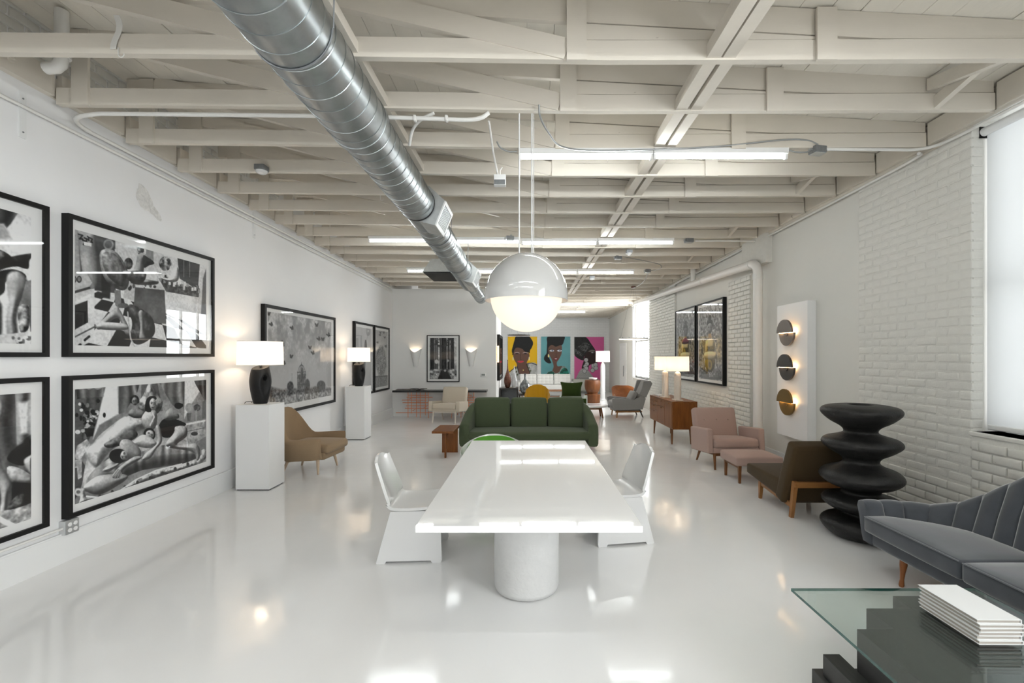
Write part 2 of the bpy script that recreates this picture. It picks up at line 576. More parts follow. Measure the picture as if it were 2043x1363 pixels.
# ------------------------------------------------------------------ bricks
rb = random.Random(3)
brick_me = []
for i in range(6):
    L_ = 0.203 + 0.006 * rb.uniform(-1, 1)

    def wob(x, y, z, i=i):
        return (x + 0.0022 * math.sin(31 * y + 47 * z + i), y + 0.0015 * math.sin(70 * z + i), z + 0.0016 * math.sin(29 * y + 2 * i))
    me = MB().rbox(-0.05, 0.05, -L_ / 2, L_ / 2, -0.0345, 0.0345, 0.011, 2, n=2, fn=wob).mesh('brick', 60)
    me.materials.append(M_brickp); brick_me.append(me)
half_me = MB().rbox(-0.05, 0.05, -0.048, 0.048, -0.0345, 0.0345, 0.008, 2).mesh('brick', 60)
half_me.materials.append(M_brickp)


def brick_field(parent, xf, y0, y1, z0, z1, side, joined=None, skip=None):
    """courses of bricks whose faces stand at xf; side=-1 faces -x"""
    course, pitch = 0.0765, 0.2135
    n = int((z1 - z0) / course)
    acc = MB() if joined else None
    for r in range(n):
        zc = z0 + (r + 0.5) * course
        y = y0 + (0 if r % 2 == 0 else -pitch / 2)
        while y < y1 - 0.02:
            a, e = max(y, y0), min(y + pitch, y1)
            if e - a > 0.03 and not (skip and skip((a + e) / 2, zc)):
                dx = rb.uniform(-0.0025, 0.002)
                yc = (a + e) / 2
                if joined:
                    acc.rbox(xf - side * 0.001 + dx - 0.012, xf - side * 0.001 + dx + 0.012, a + 0.005, e - 0.005, zc - 0.0335, zc + 0.0335, 0.007, 1)
                else:
                    full = e - a > pitch * 0.9
                    o = link('brick', rb.choice(brick_me) if full else half_me, parent, (xf - side * 0.05 + dx, yc, zc))
                    if not full:
                        o.scale = (1, (e - a - 0.008) / 0.096, 1)
                    o.rotation_euler = (rb.uniform(-0.012, 0.012), 0, rb.uniform(-0.012, 0.012))
            y += pitch
    if joined:
        o = acc.build(joined, M_brickp, parent, 60); o['kind'] = 'stuff'


brick_field(wr, XR - 0.022, 3.69, 4.96, 0.55, 3.49, -1)
brick_field(wr, XR - 0.022, 3.69, 4.96, 0.0, 0.54, -1, joined='lower_brickwork')
brick_field(wr, XR - 0.022, 1.6, 3.69, 0.0, 0.95, -1, joined='sill_brickwork')
# brick pilasters further along (their bricks are only a few pixels high)
MB().box(XR - 0.05, XR, 7.3, 8.1, 0, 2.93).build('pilaster_core', M_mortar, wr)
brick_field(wr, XR - 0.058, 7.3, 8.1, 0, 2.93, -1, joined='pilaster_brickwork')
MB().box(XR - 0.03, XR, 11.1, 13.48, 0, 3.45).build('pilaster_core', M_mortar, wr)
brick_field(wr, XR - 0.038, 11.1, 13.48, 0, 3.45, -1, joined='window_pier_brickwork')
brick_field(wr, XR - 0.002, 8.12, 11.08, 0.23, 0.99, -1, joined='low_brickwork')
MB().box(XR - 0.10, XR, 6.75, 7.5, 3.0, 3.44).build('beam_pocket', M_mortar, wr)
brick_field(wl, XL + 0.012, 2.2, 6.6, 3.74, 4.13, 1)

# ------------------------------------------------------------------ roof: slab, deck boards, trusses
def zdeck(x):
    return 3.86 - 0.055 * (x - 0.3)


y0, y1 = YB, YF
vs = []
for dz in (0.05, 0.2):
    for x, y in ((XL - 0.2, y0), (XR + 0.35, y0), (XR + 0.35, y1 + 0.2), (XL - 0.2, y1 + 0.2)):
        vs.append((x, y, zdeck(x) + zdrop(y) + dz))
ceil_ = structure(MB().add(vs, [(0, 3, 2, 1), (4, 5, 6, 7), (0, 1, 5, 4), (1, 2, 6, 5), (2, 3, 7, 6), (3, 0, 4, 7)]).build('ceiling', M_deck))
pw = 0.19
dv = []
for dz in (0, 0.045):
    for x, y in ((0.0015, y0), (pw - 0.0015, y0), (pw - 0.0015, y1), (0.0015, y1)):
        dv.append((x, y, dz + zdrop(y) - 0.055 * x))
deck_me = MB().add(dv, [(0, 3, 2, 1), (4, 5, 6, 7), (0, 1, 5, 4), (1, 2, 6, 5), (2, 3, 7, 6), (3, 0, 4, 7)]).mesh('deck_board')
deck_me.materials.append(M_deck)
x = XL
while x < XR - 0.02:
    link('deck_board', deck_me, ceil_, (x, 0, zdeck(x) + rb.uniform(-0.004, 0.004)))
    x += pw

chord_pts = [(-3.555, 3.50), (-1.5, 3.478), (0.5, 3.447), (2.0, 3.452), (3.515, 3.462)]


def chord_z(x):
    for (a, za), (c, zc) in zip(chord_pts, chord_pts[1:]):
        if x <= c:
            return za + (zc - za) * (x - a) / (c - a)
    return chord_pts[-1][1]


def strip(pts_lo, pts_hi, ya, yb):
    return MB().prism(pts_lo + pts_hi[::-1], 'y', ya, yb)


T = 0.045
CH = 0.125


def truss_meshes(xl):
    xs = [xl] + [p[0] for p in chord_pts if p[0] > xl]
    out = {}
    out['bottom_chord'] = [strip([(x, chord_z(x)) for x in xs], [(x, chord_z(x) + CH) for x in xs], -T, 0)]
    xt = [xl] + [x for x in (-2, -1, 0, 0.36, 0.8, 1.2, 1.5, 1.79, 1.91, 2.2, 2.6, 3.0) if x > xl] + [3.515]
    lo = [(x, max(zdeck(x) - 0.165, chord_z(x) + CH + 0.008)) for x in xt]
    out['top_chord'] = [strip(lo, [(x, zdeck(x) - 0.002) for x in xt], -T + 0.010, -0.002)]
    xw = [x for x in (0.36, 0.8, 1.2, 1.5, 1.79)]
    out['web_board'] = [strip([(x, chord_z(x) + CH + 0.004) for x in xw], [(x, max(zdeck(x) - 0.178, chord_z(x) + CH + 0.006)) for x in xw], -T + 0.004, -0.016)]
    xb = [0.36, 0.8, 1.2, 1.5, 1.79, 2.2, 2.6, 3.0, 3.5]
    out['gap_blocker'] = [strip([(x, chord_z(x) + CH - 0.03) for x in xb], [(x, max(zdeck(x) - 0.14, chord_z(x) + CH + 0.03)) for x in xb], -0.015, -0.005)]  # added behind the joints so no light shows through the gaps
    posts = []
    for x in (-3.36, 0.30, 1.85):
        if x > xl:
            posts.append(MB().box(x - 0.062, x + 0.062, -T - 0.022, -T - 0.0005, chord_z(x) - 0.012, zdeck(x) - 0.01))
    out['post'] = posts
    br = []
    for (xa, za), (xb, zb) in (((-3.30, 4.02), (-1.28, 3.505)), ((-1.45, 3.905), (0.235, 3.515))):
        if xa > xl:
            d = Vector((xb - xa, 0, zb - za)).normalized(); nrm = Vector((-d.z, 0, d.x)) * 0.066
            P = [(xa - nrm.x, za - nrm.z), (xb - nrm.x, zb - nrm.z), (xb + 0.02, zb + nrm.z - 0.045), (xb - nrm.x * -1, zb + nrm.z), (xa + nrm.x, za + nrm.z)]
            br.append(MB().prism(P, 'y', -T - 0.010, -0.006))
    out['brace'] = br
    res = {}
    for k, l in out.items():
        res[k] = []
        for mb in l:
            me = mb.mesh(k); me.materials.append(M_ceil); res[k].append(me)
    return res


TM_full = truss_meshes(-3.555)
TM_cut = truss_meshes(-0.84)
TRUSS = [2.288 + 0.592 * k for k in range(31)]
TRUSS = [y for y in TRUSS if y < YF - 0.05]
BEHIND = [2.288 - 0.592 * k for k in range(1, 10)]        # the roof goes on over the camera
for y in BEHIND + TRUSS:
    tm = TM_cut if 12.05 < y < 14.4 else TM_full
    t = link('roof_truss', tm['bottom_chord'][0], ceil_, (0, y, zdrop(y) + rb.uniform(-0.006, 0.006)))
    for k in ('top_chord', 'web_board', 'gap_blocker', 'post', 'brace'):
        for me in tm[k]:
            if y > 15 and k == 'brace' and False:
                continue
            link(k, me, t)
# bridging boards that run from truss to truss
blk = {}
for nm, xa, xb in (('a', 1.105, 1.19), ('b', 1.215, 1.295)):
    me = MB().box(xa, xb, 0.0, 0.592 - T, 0.0, 0.085).mesh('bridging'); me.materials.append(M_ceil); blk[nm] = me
for y in TRUSS[:-1]:
    if y > 12.5: break
    for nm in blk:
        link('bridging', blk[nm], ceil_, (rb.uniform(-0.008, 0.008), y, 3.452 + zdrop(y) + rb.uniform(-0.002, 0.004)))
me = MB().box(-1.14, -1.06, 0.0, 0.592 - T, 0.0, 0.07).mesh('bridging'); me.materials.append(M_ceil)
for y in TRUSS[:4]:
    link('bridging', me, ceil_, (0, y, 3.485 + zdrop(y)))
# crossed diagonal bridging near the right wall
ca = MB().prism([(0.0, 3.47), (0.592 - T, 3.60), (0.592 - T, 3.69), (0.0, 3.56)], 'x', 3.00, 3.045).mesh('cross_brace')
cb = MB().prism([(0.0, 3.60), (0.592 - T, 3.47), (0.592 - T, 3.56), (0.0, 3.69)], 'x', 3.055, 3.10).mesh('cross_brace')
for m_ in (ca, cb): m_.materials.append(M_ceil)
for k in (1, 4, 7, 10, 13):
    for m_ in (ca, cb):
        link('cross_brace', m_, ceil_, (0, TRUSS[k], zdrop(TRUSS[k])))
# blocking between truss ends
for i, y in enumerate(TRUSS[:-1]):
    if not (12.05 < y < 14.4):
        MB().box(-3.60, -3.562, y + 0.004, y + 0.592 - T - 0.004, 3.56 + zdrop(y), 3.75 + zdrop(y)).build('blocking', M_ceil, ceil_)
    MB().box(3.522, 3.56, y + 0.004, y + 0.592 - T - 0.004, 3.465 + zdrop(y), 3.66 + zdrop(y)).build('blocking', M_ceil, ceil_)


def sloped(x0, x1, ya, yb, z0, z1):
    v = []
    for z in (z0, z1):
        for x, y in ((x0, ya), (x1, ya), (x1, yb), (x0, yb)):
            v.append((x, y, z + zdrop(y)))
    return MB().add(v, [(0, 3, 2, 1), (4, 5, 6, 7), (0, 1, 5, 4), (1, 2, 6, 5), (2, 3, 7, 6), (3, 0, 4, 7)])


t1 = structure(sloped(XL, XL + 0.02, 0, 12.13, 3.565, 3.72).build('trim_1', M_ceil))
t2 = structure(sloped(XR - 0.055, XR, 3.7, YF, 3.44, 3.66).add(*[(m.v, m.f) for m in [sloped(XR - 0.055, XR, 0, 3.7, 3.485, 3.66)]][0]).build('trim_2', M_ceil))
for i in range(9):
    y = TRUSS[i] + 0.25
    MB().cyl((-3.562, y, 3.65), (-3.545, y, 3.65), 0.026, n=10).cyl((-3.546, y, 3.65), (-3.525, y, 3.65), 0.011, n=6).build('bolt', M_ceil, t1, 40)

# a bare patch where the paint of the left wall has come off
rp_ = random.Random(31)
pts = []
for k in range(26):
    a = 2 * PI * k / 26; r_ = 1 + 0.22 * math.sin(3 * a) + rp_.uniform(-0.07, 0.07)
    pts.append((XL + 0.001, 4.33 + 0.13 * r_ * math.cos(a) + 0.05 * math.sin(a), 3.06 - 0.12 * r_ * math.sin(a) - 0.05 * math.cos(a)))
o = MB().loft([pts, [(XL + 0.0025, y, z) for x, y, z in pts]], True, True).build('bare_patch', pm('bare_plaster', (0.835, 0.825, 0.80), 0.75, bump=(60, 0.8, 0.01), var=(30, 0.25)), wl)
# door in the far right corner
d1 = structure(MB().box(XR - 0.03, XR, 16.75, 16.84, 0, 2.1).box(XR - 0.03, XR, 17.8, 17.89, 0, 2.1).box(XR - 0.03, XR, 16.84, 17.8, 2.02, 2.1).build('door_1', M_trimw))
MB().box(XR - 0.02, XR - 0.002, 16.845, 17.795, 0.01, 2.015).build('door_leaf', M_matwhite, d1)
MB().cyl((XR - 0.08, 16.95, 0.85), (XR - 0.08, 16.95, 1.25), 0.014, n=8).build('door_handle', M_grey, d1, 40)
# ------------------------------------------------------------------ fluorescent strips
def strip_light(x0, y, L, label, group='fluorescent strip lights'):
    z = chord_z(x0 + L / 2) + zdrop(y) - 0.003
    t = thing('strip_light', label, 'light', (x0 + L / 2, y - 0.025, z), 0, group)
    h = L / 2 - 0.004
    MB().prism([(-0.035, 0), (0.035, 0), (0.028, -0.045), (-0.028, -0.045)], 'x', -h, h).build('housing', M_white, t)
    MB().cyl((-h + 0.03, 0, -0.068), (h - 0.03, 0, -0.068), 0.0165, n=12).build('tube', M_tube, t, 40)
    for s in (-1, 1):
        MB().rbox(s * (h - 0.012) - 0.012, s * (h - 0.012) + 0.012, -0.016, 0.016, -0.092, -0.04, 0.005, 1).build('lampholder', M_white, t)
    return t


rows = [
    ('added unseen row over the camera', BEHIND[1], -2.62, 3.54 / 3, 3),  # this unseen row and the next are added to brighten floor and wall
    ('added unseen row behind the camera', BEHIND[4], -2.62, 3.54 / 3, 3),
    ('nearest row, above the white dining table', TRUSS[3], -0.09, 2.39 / 2, 2),
    ('second row,running behind the steel duct', TRUSS[8], -2.46, 4.70 / 4, 4),
    ('third row, level with the duct hood', TRUSS[12], -2.50, 4.68 / 4, 4),
    ('fourth row, seen beside the globe pendant', TRUSS[21], -1.38, 3.54 / 3, 3),
    ('farthest row, just before the far brick wall', TRUSS[25], -1.40, 3.54 / 3, 3)]
ordn = {2: ['left of the two', 'right of the two'], 3: ['leftmost of three', 'middle of three', 'rightmost of three'],
        4: ['leftmost of four', 'second from left', 'third from left', 'rightmost of four']}
for desc, y, x0, L, n in rows:
    for i in range(n):
        gap = 0.50 if (y < 2 and i > 0) else 0.0        # these two rows part round the duct
        strip_light(x0 + i * L + gap, y, L, 'fluorescent tube light, %s in the %s' % (ordn[n][i], desc.split(',')[0]))

# ------------------------------------------------------------------ spiral duct
def dz_(y):
    return 3.22 - 0.004 * (y - 2.5) if y < 5 else 3.21 - 0.030 * (y - 5)


DX = -1.172
duct = thing('spiral_duct', 'galvanised steel spiral duct hanging under the roof trusses', 'duct', (DX, 0, 0))


def ring(y, r, n=40, dx=0.0, dz=0.0):
    return [(dx + math.cos(2 * PI * k / n) * r, y, dz_(y) + dz + math.sin(2 * PI * k / n) * r) for k in range(n)]


def duct_run(name, ys, r, caps=(False, False)):
    rr = r if isinstance(r, list) else [r] * len(ys)
    return MB().loft([ring(y, q) for y, q in zip(ys, rr)], caps[0], caps[1]).build(name, M_steel, duct, 50)


def seam(y0, y1, r, pitch):
    n = int((y1 - y0) / pitch * 36); pts = []
    for i in range(n):
        y = y0 + (y1 - y0) * i / n; a = 2 * PI * i / 36
        pts.append((math.cos(a) * (r + 0.001), y, dz_(y) + math.sin(a) * (r + 0.001)))
    o = MB().tube(pts, 0.0028, 4).build('spiral_seam', M_steel, duct, 60)
    return o


segs = [('duct_section', -1.2, 3.14, 0.200), ('duct_section', 3.14, 4.78, 0.186), ('duct_section', 4.78, 8.05, 0.180), ('duct_section', 9.5, 11.25, 0.125)]
for nm, a, e, r in segs:
    n = max(2, int((e - a) / 0.5))
    duct_run(nm, [a + (e - a) * i / n for i in range(n + 1)], r, (a < 0, e > 11))
    seam(max(a, 0.3), e - 0.02, r, 0.125 if a < 3 else 0.118)
for y, r in ((3.14, 0.203), (4.2, 0.188), (6.9, 0.182), (10.6, 0.127)):
    duct_run('joint_band', [y - 0.035, y - 0.033, y + 0.033, y + 0.035], [r - 0.004, r + 0.002, r + 0.002, r - 0.004])
duct_run('reducer', [8.05, 8.2, 8.75, 9.15, 9.2, 9.5], [0.18, 0.186, 0.186, 0.186, 0.13, 0.125])
duct_run('gasket', [4.765, 4.768, 4.79, 4.793], [0.18, 0.189, 0.189, 0.18]).data.materials[0] = M_black


def takeoff(ya, yb, s, za):
    # tapered box that opens to the right and slightly down
    zc = dz_((ya + yb) / 2)
    inner = [(0.02, zc - 0.185 * s), (0.02, zc + 0.19 * s)]
    face = [(0.185 * s, zc - 0.225 * s), (0.29 * s, zc + 0.035 * s)]
    P = [inner[0], face[0], face[1], (0.13 * s, zc + 0.185 * s), inner[1]]
    t = MB().prism(P, 'y', ya, yb).build('side_outlet', M_steel2, duct)
    # grille: frame, backing, louvres
    a = Vector((face[0][0], 0, face[0][1])); e = Vector((face[1][0], 0, face[1][1]))
    u = (e - a).normalized(); nn = Vector((u.z, 0, -u.x)); H = (e - a).length; W = yb - ya

    def P3(q, w, d):
        p = a + u * q + nn * d
        return (p.x, ya + w, p.z)

    def slab(q0, q1, w0, w1, d0, d1):
        v = [P3(q0, w0, d0), P3(q1, w0, d0), P3(q1, w1, d0), P3(q0, w1, d0), P3(q0, w0, d1), P3(q1, w0, d1), P3(q1, w1, d1), P3(q0, w1, d1)]
        return v, [(0, 3, 2, 1), (4, 5, 6, 7), (0, 1, 5, 4), (1, 2, 6, 5), (2, 3, 7, 6), (3, 0, 4, 7)]
    f = 0.035 * s; g = MB()
    for q0, q1, w0, w1 in ((0, f, 0, W), (H - f, H, 0, W), (f, H - f, 0, f), (f, H - f, W - f, W)):
        g.add(*slab(q0, q1, w0, w1, 0.0, 0.014))
    g.build('grille_frame', M_trimw, t)
    lv = MB(); n = 12
    for i in range(n):
        q = f + (H - 2 * f) * (i + 0.3) / n
        lv.add(*slab(q, q + (H - 2 * f) / n * 0.5, f, W - f, -0.001, 0.007))
    lv.build('louvres', M_steel2, t)
    return t


takeoff(4.80, 5.26, 1.0, 0)
takeoff(8.05, 8.60, 0.95, 0)
# hood on the left side
zc = dz_(7.9)
hz0, hz1 = zc - 0.11, zc + 0.16
b = MB()
A = [(-0.60, 7.6, hz0), (-0.10, 7.6, hz0), (-0.10, 8.5, hz0), (-0.60, 8.5, hz0)]
B = [(-0.50, 7.85, hz1), (-0.28, 7.85, hz1), (-0.28, 8.3, hz1), (-0.50, 8.3, hz1)]
b.loft([A, B], True, True)
hood = b.build('hood_outlet', M_steel2, duct)
MB().box(-0.58, -0.12, 7.62, 8.48, hz0 - 0.02, hz0 - 0.002).build('outlet_mouth', M_black, hood)
for y, hr in ((2.25, 0.205), (5.8, 0.185), (7.4, 0.185), (10.9, 0.13)):
    z = dz_(y)
    MB().tube([(hr + 0.004, y, z), (hr + 0.01, y, 3.52 + zdrop(y))], 0.004, 5).tube([(-hr - 0.004, y, z), (-hr - 0.01, y, 3.52 + zdrop(y))], 0.004, 5).tube([(math.cos(a) * hr, y, z + math.sin(a) * hr) for a in [PI + PI * k / 16 for k in range(17)]], 0.005, 5).build('hanger', M_grey, duct, 60)

# ------------------------------------------------------------------ conduits, boxes, wires
def conduit(name, pts, r, label, mat=None, n=8, cat='conduit', group=None, sm=6):
    o = MB().tube(smooth_path(pts, sm) if sm else pts, r, n).build(name, mat or M_conduit, None, 60)
    return tag(o, label, cat, group)


yb2 = TRUSS[2] - 0.03
conduit('conduit', [(XL + 0.03, 0.0, 3.40), (XL + 0.03, 4, 3.372), (XL + 0.03, 8, 3.345), (XL + 0.03, 12.0, 3.30)], 0.013, 'long white conduit clipped low along the left wall top')
ca_ = conduit('conduit', [(XL + 0.03, 11.9, 3.385), (XL + 0.03, 8, 3.41), (XL + 0.03, 4.1, 3.435), (XL + 0.035, 3.72, 3.437), (XL + 0.11, 3.53, 3.438), (XL + 0.32, 3.46, 3.44), (XL + 0.6, 3.455, 3.44),
                         (-1.6, 3.455, 3.425), (-0.75, 3.455, 3.405), (-0.48, 3.455, 3.395), (-0.36, 3.455, 3.41), (-0.30, 3.455, 3.45)], 0.016, 'white conduit that bends off the left wall and crosses under the duct')
for x in (-0.86, -0.62):
    MB().rbox(x - 0.012, x + 0.012, 3.432, 3.478, 3.382, 3.426, 0.008, 1).build('coupling', M_conduit, ca_)
conduit('cable', [(-0.98, 3.75, 3.34), (-0.92, 3.62, 3.40), (-0.83, 3.52, 3.43), (-0.72, 3.47, 3.455)], 0.012, 'short white cable curving from the duct to the truss', cat='cable')
for y, s in ((3.25, 0.0), (6.0, 0.0)):
    o = MB().box(XL, XL + 0.012, y - 0.022, y + 0.022, 3.16, 3.49).build('wall_strap', M_trimw)
    tag(o, 'white metal strap screwed to the left wall, %s' % ('above the kitchen print' if y < 4 else 'above the far end of the big prints'), 'strap')
    for z in (3.2, 3.44):
        MB().cyl((XL + 0.011, y, z), (XL + 0.016, y, z), 0.006, n=6).build('screw', M_grey, o)
# small lighting heads on boxes
def detector(x, y, z, label, group='ceiling detectors'):
    t = thing('smoke_detector', label, 'detector', (x, y, z), 0, group)
    MB().rbox(-0.05, 0.05, -0.05, 0.05, 0.0, 0.055, 0.006, 1).build('mounting_box', M_grey, t, 40)
    MB().lathe([(0.0, -0.028), (0.035, -0.027), (0.052, -0.016), (0.055, 0.0)], n=20).build('sensor_head', M_white, t, 50)
    return t


detector(-2.67, TRUSS[4] - 0.10, 3.455, 'grey box with round white detector left of the duct')
detector(1.72, TRUSS[9] + 0.15, 3.36, 'round white detector on the right, below the second strip-light row')
detector(1.40, TRUSS[13], 3.30, 'small detector between the third strip-light row and the far window')
for (x, y, z, lab) in ((2.57, TRUSS[3] - 0.02, 3.40, 'grey junction box at the right end of the nearest strip lights'),
                       (2.48, TRUSS[8], 3.355, 'grey junction box at the right end of the second strip-light row'),
                       (1.62, TRUSS[10], 3.35, 'grey junction box above the right side between light rows'),
                       (2.46, TRUSS[12], 3.33, 'grey junction box at the right end of the third strip-light row'),
                       (-0.28, 6.9, 3.36, 'small grey junction box beside the duct above the second light row')):
    t = thing('junction_box', lab, 'junction box', (x, y, z), R(12), 'grey junction boxes')
    MB().rbox(-0.06, 0.06, -0.045, 0.045, 0, 0.06, 0.008, 1).build('box_body', M_grey, t, 40)
    MB().rbox(-0.055, 0.055, -0.04, 0.04, -0.006, 0.001, 0.003, 1).build('cover', M_steel2, t, 40)
    MB().cyl((0.02, 0, 0.055), (0.02, 0, 0.085), 0.014, n=10).cyl((-0.06, 0, 0.03), (-0.085, 0, 0.03), 0.013, n=10).build('connector', M_steel2, t, 40)
Mg = pm('flex_conduit', (0.33, 0.34, 0.34), 0.4, metal=0.7)
conduit('flex_cable', [(0.08, 3.38, 3.47), (0.09, 3.42, 3.40), (0.16, 3.6, 3.37), (0.3, 3.85, 3.37), (0.7, 3.98, 3.40), (1.6, 4.0, 3.44), (2.2, 4.0, 3.50), (2.45, 4.02, 3.51), (2.56, 4.02, 3.47)], 0.007, 'grey flexible cable looping above the nearest strip lights', Mg, cat='cable')
conduit('flex_cable', [(2.30, 4.02, 3.42), (2.36, 4.0, 3.395), (2.44, 4.0, 3.395), (2.50, 4.02, 3.42)], 0.007, 'short grey flexible cable from strip light to junction box', Mg, cat='cable')
conduit('flex_cable', [(-0.10, 4.02, 3.41), (-0.17, 4.0, 3.40), (-0.24, 3.95, 3.41), (-0.27, 3.9, 3.44)], 0.007, 'short grey flexible cable at the left end of the nearest strip lights', Mg, cat='cable')
conduit('flex_cable', [(2.47, TRUSS[12], 3.36), (2.62, TRUSS[12] - 0.3, 3.34), (2.55, TRUSS[11], 3.37), (2.2, TRUSS[10] + 0.3, 3.38), (1.7, TRUSS[10], 3.40)], 0.007, 'dark flexible cable snaking between two boxes on the right', Mg, cat='cable')
conduit('flex_cable', [(2.5, TRUSS[12] + 0.1, 3.34), (2.6, 10.2, 3.30), (2.65, 10.9, 3.30), (2.62, 11.6, 3.31)], 0.007, 'dark cable leading to the ring pendant canopy by the window', Mg, cat='cable')
# right wall conduits
conduit('conduit', [(2.63, 4.02, 3.43), (3.2, 4.03, 3.43), (3.42, 4.03, 3.43), (3.54, 3.95, 3.43), (3.57, 3.75, 3.43), (3.575, 3.3, 3.435), (3.575, 0.5, 3.46)], 0.014, 'white conduit from the grey box that turns along the window head')
conduit('conduit', [(3.57, 11.5, 3.35), (3.575, 8, 3.38), (3.575, 5, 3.41), (3.56, 4.2, 3.42), (3.5, 4.08, 3.42)], 0.014, 'white conduit running along the top of the right wall')
conduit('conduit', [(2.57, TRUSS[8], 3.38), (3.3, TRUSS[8], 3.38), (3.5, TRUSS[8], 3.375)], 0.013, 'short white conduit from the second junction box to the right wall')
# hanging receptacle box on its cord
t = thing('hanging_outlet', 'white outlet box hanging on a cord beside the pendant cords', 'outlet', (-0.262, 4.2, 3.23))
MB().rbox(-0.055, 0.055, -0.03, 0.03, -0.06, 0.04, 0.006, 1).build('outlet_box', M_trimw, t, 40)
MB().rbox(-0.05, 0.05, -0.036, -0.029, -0.055, -0.01, 0.003, 1).build('outlet_face', M_grey, t, 40)
MB().tube(smooth_path([(-0.02, 0, 0.04), (-0.03, 0, 0.10), (-0.045, -0.2, 0.16), (-0.05, -0.4, 0.22), (-0.05, -0.6, 0.23)], 5), 0.009, 6).build('cord', M_conduit, t, 60)
MB().tube([(0.0, 0, 0.04), (0.0, 0.01, 0.09), (0.02, 0.015, 0.12)], 0.006, 6).build('hook', M_conduit, t, 60)
# white drain pipe on the right wall
px_ = 3.46
pipe = MB()
pp = [(px_, 6.86, 0.0), (px_, 6.86, 2.0), (px_, 6.86, 2.84)] + [(px_, 7.04 - 0.18 * math.cos(a), 2.84 + 0.18 * math.sin(a)) for a in [PI / 2 * k / 8 for k in range(1, 9)]] + [(px_, 7.6, 3.045), (px_, 14.8, 3.33)]
o = pipe.tube(pp, 0.066, 16).build('drain_pipe', pm('painted_pipe', (0.80, 0.78, 0.75), 0.35), None, 60)
tag(o, 'thick white pipe rising by the sconce panel and bending along the wall', 'pipe')
for p0, p1 in (((px_, 6.86, 2.76), (px_, 6.86, 2.84)), ((px_, 7.04, 3.02), (px_, 7.12, 3.024)), ((px_, 9.0, 3.10), (px_, 9.1, 3.104))):
    MB().cyl(p0, p1, 0.072, n=18).build('pipe_collar', M_conduit, o, 50)
MB().cyl((px_, 9.55, 3.12), (px_, 9.55, 3.44), 0.05, n=14).build('vent_riser', M_conduit, o, 50)
# pipe stub in the top left corner
o = MB().tube([(-3.28, 3.2, 4.03), (-3.28, 3.2, 3.70), (-3.29, 3.2, 3.655), (-3.32, 3.2, 3.632), (-3.39, 3.2, 3.625)], 0.04, 12).build('pipe_stub', M_conduit, None, 60)
tag(o, 'short white pipe in the roof corner above the left prints', 'pipe')
MB().cyl((-3.28, 3.2, 3.70), (-3.28, 3.2, 3.76), 0.052, n=14).build('pipe_collar', M_conduit, o, 50)
# hooks and a strip of perforated strap
for i, (x, y, z) in enumerate(((-2.55, TRUSS[1] - 0.05, 3.49), (-1.7, TRUSS[5] - 0.02, 3.42))):
    o = MB().tube([(x, y, z + 0.03), (x, y, z)] + arc((x + 0.018, y, z - 0.012), 0.018, PI * 0.9, PI * 2.1, 8), 0.003, 5).build('wire_hook', M_conduit, None, 60)
    tag(o, 'small wire hook under the %s truss left of the duct' % ('front' if i == 0 else 'sixth'), 'hook')
o = MB().shell([[(-2.58 + dx + 0.02 * math.sin(k * 0.7), TRUSS[1] - 0.052, 3.72 - 0.03 * k) for k in range(8)] for dx in (0, 0.038)], 0.002).build('perforated_strap', M_conduit)
tag(o, 'dangling perforated metal strap on the second truss', 'strap')
# wall outlet with conduit below the bed print
t = thing('wall_outlet', 'grey four-socket outlet box on the left wall below the bed print', 'outlet', (XL, 3.56, 0.27))
MB().rbox(0, 0.05, -0.055, 0.055, -0.055, 0.055, 0.006, 1).build('outlet_box', pm('pale_metal', (0.62, 0.63, 0.63), 0.4, metal=0.4), t, 40)
fp = MB().rbox(0.05, 0.056, -0.052, 0.052, -0.052, 0.052, 0.006, 1).build('cover_plate', pm('plate_metal', (0.42, 0.43, 0.43), 0.35, metal=0.6), t, 40)
for y in (-0.022, 0.022):
    for z in (-0.022, 0.022):
        MB().cyl((0.055, y, z), (0.0585, y, z), 0.016, n=14).build('socket', M_white, t)
conduit('conduit', [(XL + 0.028, 0.2, 0.27), (XL + 0.028, 2, 0.27), (XL + 0.028, 3.505, 0.27)], 0.011, 'thin conduit running along the left wall to the outlet box', sm=0)
# thermostat
t = thing('thermostat', 'small white thermostat on the partition wall right of the sconces', 'thermostat', (-1.20, 12.128, 1.105))
MB().rbox(-0.075, 0.075, -0.022, 0, -0.05, 0.05, 0.01, 2).build('thermostat_body', M_white, t, 40)
MB().box(-0.045, 0.05, -0.024, -0.0215, -0.022, 0.025).build('display', pm('lcd_grey', (0.22, 0.24, 0.22), 0.2), t)
# ------------------------------------------------------------------ flat printed pictures, painted as per-vertex ink on a fine grid
M_ink = attr_mat('printed_ink', 0.55)
M_canvas = attr_mat('painted_canvas', 0.5)


